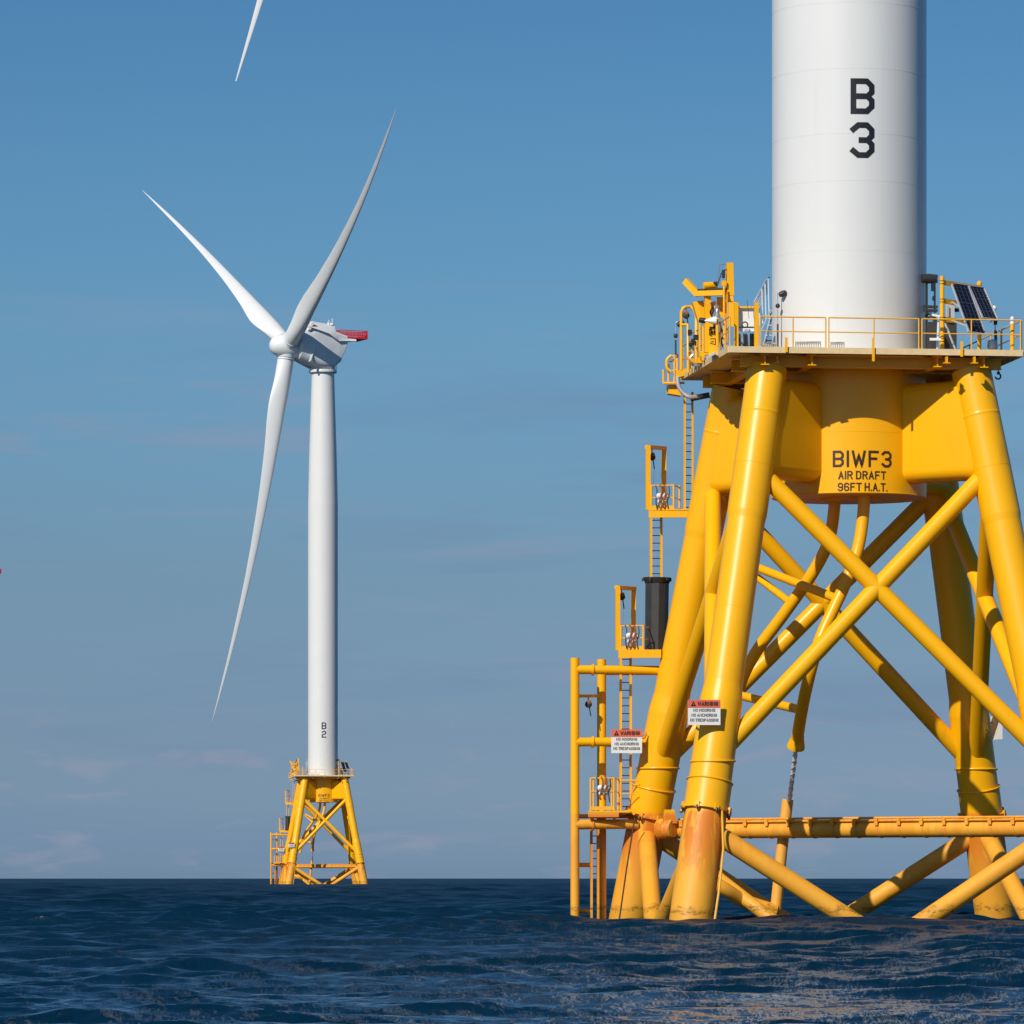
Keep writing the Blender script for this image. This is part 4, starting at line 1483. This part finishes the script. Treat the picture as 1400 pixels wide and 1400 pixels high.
def build_crane():
    t = thing('davit_crane', 'folded yellow davit crane with bent boom on the left corner of the near deck', 'crane', lp(985, 480, -3), 'davit cranes on the decks',
              'small folded yellow crane at the left of the far deck')
    MB().bar(lp(997.5, 359.5, -3.4), lp(998.5, 404, -3.4), 0.23, 0.24, (0, 1, 0)).build('upper_column', 'yellow', t)
    sh = MB()
    sh.slab([lp(994, 362, -3.5), lp(995.5, 361, -3.5), lp(1003, 412, -3.5), lp(994, 412, -3.5)], 0.35, (0, 1, 0))
    sh.build('gusset', 'yellow', t)
    MB().loft([[lp(x, y, d) for x, d in ((996, -4.0), (1007.2, -4.0), (1007.2, -3.2), (996, -3.2))] for y in (413, 446)]).build('slew_housing', 'yellow', t)
    bm = MB()
    bm.bar(lp(937, 384, -2.6), lp(954.5, 402.5, -2.9), 0.2, 0.23)
    bm.bar(lp(952, 400.8, -2.9), lp(991, 399.5, -3.3), 0.2, 0.23)
    bm.build('boom', 'yellow', t)
    MB().bar(lp(955, 396.5, -2.9), lp(992, 394.8, -3.3), 0.3, 0.05).build('boom_rail', 'brown', t)
    MB().revolve([(.03, -.24), (.13, -.22), (.14, .15), (.1, .24), (.03, .24)], lp(970, 390.5, -3.1), (1, .1, .05), 16).build('winch', 'yellow', t)
    MB().revolve([(.02, -.1), (.09, -.08), (.09, .08), (.02, .1)], lp(978, 388.5, -3.1), (1, .1, .15), 14).build('motor', 'dark', t)
    MB().tube(lp(989, 380, -3.6), lp(989, 369, -3.6), 0.06, n=12).build('cylinder', 'dark', t)
    MB().bar(lp(989.5, 384, -3.6), lp(989.5, 391, -3.6), 0.18, 0.16, (0, 1, 0)).build('cylinder_bracket', 'yellow', t)
    MB().path([lp(981, 392, -3.3), lp(984, 362, -3.3), lp(992, 361, -3.4)], 0.012, 6).build_each('hose', 'orange', t)
    MB().path([lp(980, 394, -3.2), lp(986, 374, -3.2), lp(993, 368, -3.4)], 0.018, 6).build_each('hose', 'dark', t)
    MB().tube(lp(990, 390, -3.8), lp(990, 470, -3.8), 0.045, n=12).build('guide_pipe', 'rail', t)
    MB().tube(lp(994, 402, -3.7), lp(994, 470, -3.7), 0.03, n=12).build('guide_pipe', 'yellow', t)
    MB().bar(lp(967.3, 403, -2.9), lp(967.3, 482, -2.9), 0.22, 0.22, (0, 1, 0)).build('boom_rest', 'yellow', t)
    c = MB()
    c.slab([lp(947, 413, -2.6), lp(957, 411, -2.6), lp(961, 436, -2.6), lp(955, 440, -2.6)], 0.3, (0, 1, 0))
    c.slab([lp(975, 412, -2.8), lp(979.5, 412, -2.8), lp(975, 430, -2.8), lp(971, 430, -2.8)], 0.3, (0, 1, 0))
    c.bar(lp(957, 412, -2.5), lp(963, 440, -2.5), 0.22, 0.2, (0, 1, 0))
    c.build_each('brace_plate', 'yellow', t)
    w = MB()
    w.loft([[lp(x, y, d) for x, d in ((980, -2.6), (994, -2.6), (994, -1.9), (980, -1.9))] for y in (406, 434)])
    w.build('counter_housing', 'yellow', t)
    h = MB()
    for dx, y0, y1 in ((972, 414, 432), (974, 418, 436), (984, 440, 470), (987, 450, 474)):
        h.path(smooth_pts([lp(dx, y0, -3.1), lp(dx + 2, (y0 + y1) / 2 - 3, -3.2), lp(dx - 1, (y0 + y1) / 2 + 3, -3.2), lp(dx + 1, y1, -3.1)], 4), 0.03, 7)
    h.build_each('hose', 'dark', t)


def build_cabinet():
    t = thing('control_cabinet', 'yellow control cabinet with black markings below the folded crane', 'cabinet', lp(975, 482, -2.9), None,
              'tiny yellow cabinet below the crane of the far jacket')
    MB().loft([[lp(x, y, d) for x, d in ((969, -3.5), (982.3, -3.5), (982.3, -2.6), (969, -2.6))] for y in (434, 486)]).build('body', 'yellow', t)
    m = MB()
    for x0, x1, y0, y1 in ((970, 978, 446.5, 449), (970, 974, 449.5, 451), (975, 978, 441.5, 450.5), (972, 974.5, 453, 456.5), (975.5, 978, 451.5, 455)):
        m.loft([[lp(x0, y, -3.52), lp(x1, y, -3.52), lp(x1, y, -3.505), lp(x0, y, -3.505)] for y in (y0, y1)])
    for a, b in (((971, 463), (978, 463)), ((978, 463), (978, 471)), ((978, 471), (971, 469)), ((972, 467), (976, 467))):
        m.bar(lp(*a, -3.51), lp(*b, -3.51), 0.02, 0.02)
    m.build('marking', 'ink', t)
    s = MB()
    s.slab([lp(965, 488, -3.9), lp(979, 480, -3.9), lp(980, 483, -3.9), lp(966, 491, -3.9)], 0.5, (0, 1, 0))
    s.build('cable_tray', 'alu', t)


def build_horn():
    t = thing('fog_horn', 'white cone fog horn with silver lamp beside the folded crane', 'fog horn', lp(972, 445, -3.9))
    MB().revolve([(.03, 0), (.06, .1), (.16, .38), (.165, .42), (.1, .42)], lp(963.5, 438.5, -4.0), lp(979, 438, -4.0) - lp(963.5, 438.5, -4.0), 20).build('horn', 'horn', t)
    MB().tube(lp(980.5, 436, -4.0), lp(981, 474, -4.0), 0.06, n=12).build_each('post', 'yellow', t)
    MB().revolve([(.12, 0), (.12, .1), (.09, .11), (.1, .2), (.08, .28), (.05, .3), (.06, .38), (.02, .44)], lp(980.5, 434, -4.0), (0, 0, 1), 18).build('lamp', 'steel', t)
    MB().tube(lp(957, 437.5, -3.9), lp(963.5, 438.5, -4.0), 0.10, n=14).build('driver', 'dark', t)


def build_hoop():
    t = thing('access_hoop', 'yellow hoop gate of bent tube at the left edge of the near deck', 'hoop gate', lp(942, 508, 2.4), None,
              'tiny yellow hoop gate at the left edge of the far deck')
    MB().path([lp(931.5, 506, 2.4), lp(931.5, 427, 2.4), lp(934, 421, 2.4), lp(938, 419.5, 2.4), lp(945, 419, 1.6), lp(949.5, 424, 1.0), lp(952, 432, 0.8), lp(952, 495, 0.8)], 0.06, 12).build('hoop', 'yellow', t)
    MB().path([lp(933, 444, 2.0), lp(940.5, 444, 1.8), lp(941, 510, 1.8)], 0.06, 10).build('inner_post', 'yellow', t)
    for px, y0, y1, d in ((957, 440, 490, 0.0), (961.5, 446, 488, -.6), (947, 470, 500, 1.2), (964, 450, 486, -1.0)):
        MB().tube(lp(px, y0, d), lp(px, y1, d), 0.05, n=10).build_each('post', 'yellow', t)
    r = MB()
    for y in (452, 476):
        r.path([lp(941, y + 6, 1.8), lp(952, y, 0.8), lp(962, y - 6, -.6), lp(980, y - 10, -3.0)], 0.03, 8)
    r.build('side_rail', 'rail', t)
    k = MB()
    for i in range(5):
        p = lp(943 + i * 2.2, 462 + random.uniform(-8, 18), 1.2 - i * .25)
        k.box(p, (random.uniform(.08, .2), .15, random.uniform(.08, .22)))
    k.build_each('valve', 'dark', t)
    k = MB()
    for i in range(8):
        p = lp(943 + i * 3.4, 492 - i * 1.2 + random.uniform(-4, 6), 1.0 - i * .3)
        k.box(p, (random.uniform(.1, .24), .2, random.uniform(.1, .25)))
    k.build_each('fitting', 'yellow', t)
    MB().box(lp(944, 474, 1.0), (.14, .1, .12)).build('tag', simple('teal_plastic_tag', (0.02, 0.30, 0.38), 0.4), t)
    MB().path(smooth_pts([lp(945, 478, .9), lp(948, 484, .9), lp(944, 489, .9), (lp(947, 496, .9))], 5), .045, 8).build_each('hose', 'alu', t)


def build_side_platform():
    t = thing('side_platform', 'small railed landing with silver hose hanging off the left rear deck edge', 'landing', lp(920, 525, 5.0), None,
              'tiny railed landing at the left of the far deck')
    MB().loft([[lp(x, y, d) for x, d in ((906, 4.4), (936, 4.4), (936, 5.6), (906, 5.6))] for y in (522, 525)]).build('floor', 'rail', t)
    MB().slab([lp(914, 526, 4.6), lp(924, 526, 4.6), lp(932, 541, 4.6), lp(914, 538, 4.6)], 0.5, (0, 1, 0)).build_each('bracket', 'yellow', t)
    r = MB()
    for px, y0 in ((907, 505), (914, 498), (922, 485), (926, 484)):
        r.tube(lp(px, y0, 4.45), lp(px, 523, 4.45), 0.045, n=10)
    for y in (485, 492, 505):
        r.path([lp(915, y + 3, 4.45), lp(926, y, 4.45)], 0.03, 8)
    r.path([lp(907, 524, 4.42), lp(930, 524, 4.42)], 0.045, 8)
    r.build('railing', 'rail', t)
    MB().path(smooth_pts([lp(926, 515, 4.2), lp(928, 528, 4.2), lp(935, 538, 4.2), lp(945, 543, 4.2), lp(962, 541, 4.4)], 5), 0.085, 12).build_each('hose', 'alu', t)
    MB().path(smooth_pts([lp(918, 486, 4.3), lp(912, 492, 4.3), lp(912, 503, 4.3), lp(917, 508, 4.3)], 5), 0.06, 10).build('coil', 'rail', t)
    MB().bar(lp(944, 545, 4.4), lp(970, 540, 4.4), 0.2, 0.2).build('cable_tray', 'char', t)
    MB().bar(lp(930, 512, 4.3), lp(945, 508, 3.6), .3, .25).build('deck_bracket', 'yellow', t)


build_stairs()
deck_lamp('black lamp on a thin pole in front of the near tower', 1063.3, 400, 482, -1.5, 1)
deck_lamp('black lamp on a thin pole at the far left edge of the near deck', 923.8, 441, 485, 4.3, 1)
build_white_unit()
build_crane()
build_cabinet()
build_horn()
build_hoop()
build_side_platform()


# ------------------------------------------------------------------ the far turbine, and the one just out of frame
def copy_tree(o, parent=None, skip=(), made=None):
    c = o.copy()
    COL.objects.link(c)
    c.parent = parent
    if made is not None:
        made[o.name] = c
    for ch in list(o.children):
        if ch.name.split('.')[0] not in skip:
            copy_tree(ch, c, skip, made)
    return c


MADE = {}
for o, far in list(THINGS):
    if not far:
        continue
    c = copy_tree(o, None, ('lettering', 'small_lettering') if o in (fnd, tur) else (), MADE)
    c.location = o.location - NEAR + FAR
    c['label'] = far
for o in (fnd, tur):
    ORIGIN[MADE[o.name].name] = ORIGIN[o.name]
for o in (column, tower):
    ORIGIN[MADE[o.name].name] = ORIGIN[o.name]
column_lettering('2', MADE[column.name])
tower_lettering('2', MADE[tower.name])

MADE3 = {}
for o, lab in ((fnd, 'yellow jacket of the turbine beyond the left picture edge'), (tur, 'farthest turbine, only its red nacelle basket showing at the left picture edge')):
    c = copy_tree(o, None, ('lettering', 'small_lettering'), MADE3)
    c.location = o.location - NEAR + GONE
    c['label'] = lab
hub_l = HUB - ORIGIN[tur.name]


def pose(objs, spin, yaw):
    m = Matrix.Rotation(math.radians(yaw), 4, 'Z')
    ms = Matrix.Translation(hub_l) @ Matrix.Rotation(math.radians(spin), 4, NOSE) @ Matrix.Translation(-hub_l)
    for o, turns in objs:
        o.matrix_local = m @ ms if turns else m


parts = [(b, True) for b in BLADES] + [(o, False) for o in tur.children if o.name.split('.')[0] == 'nacelle'] + [(o, True) for o in tur.children if o.name.split('.')[0] == 'hub']
pose(parts, -0.5, -18.0)
pose([(MADE3[o.name], f_) for o, f_ in parts], 30.0, 0.0)
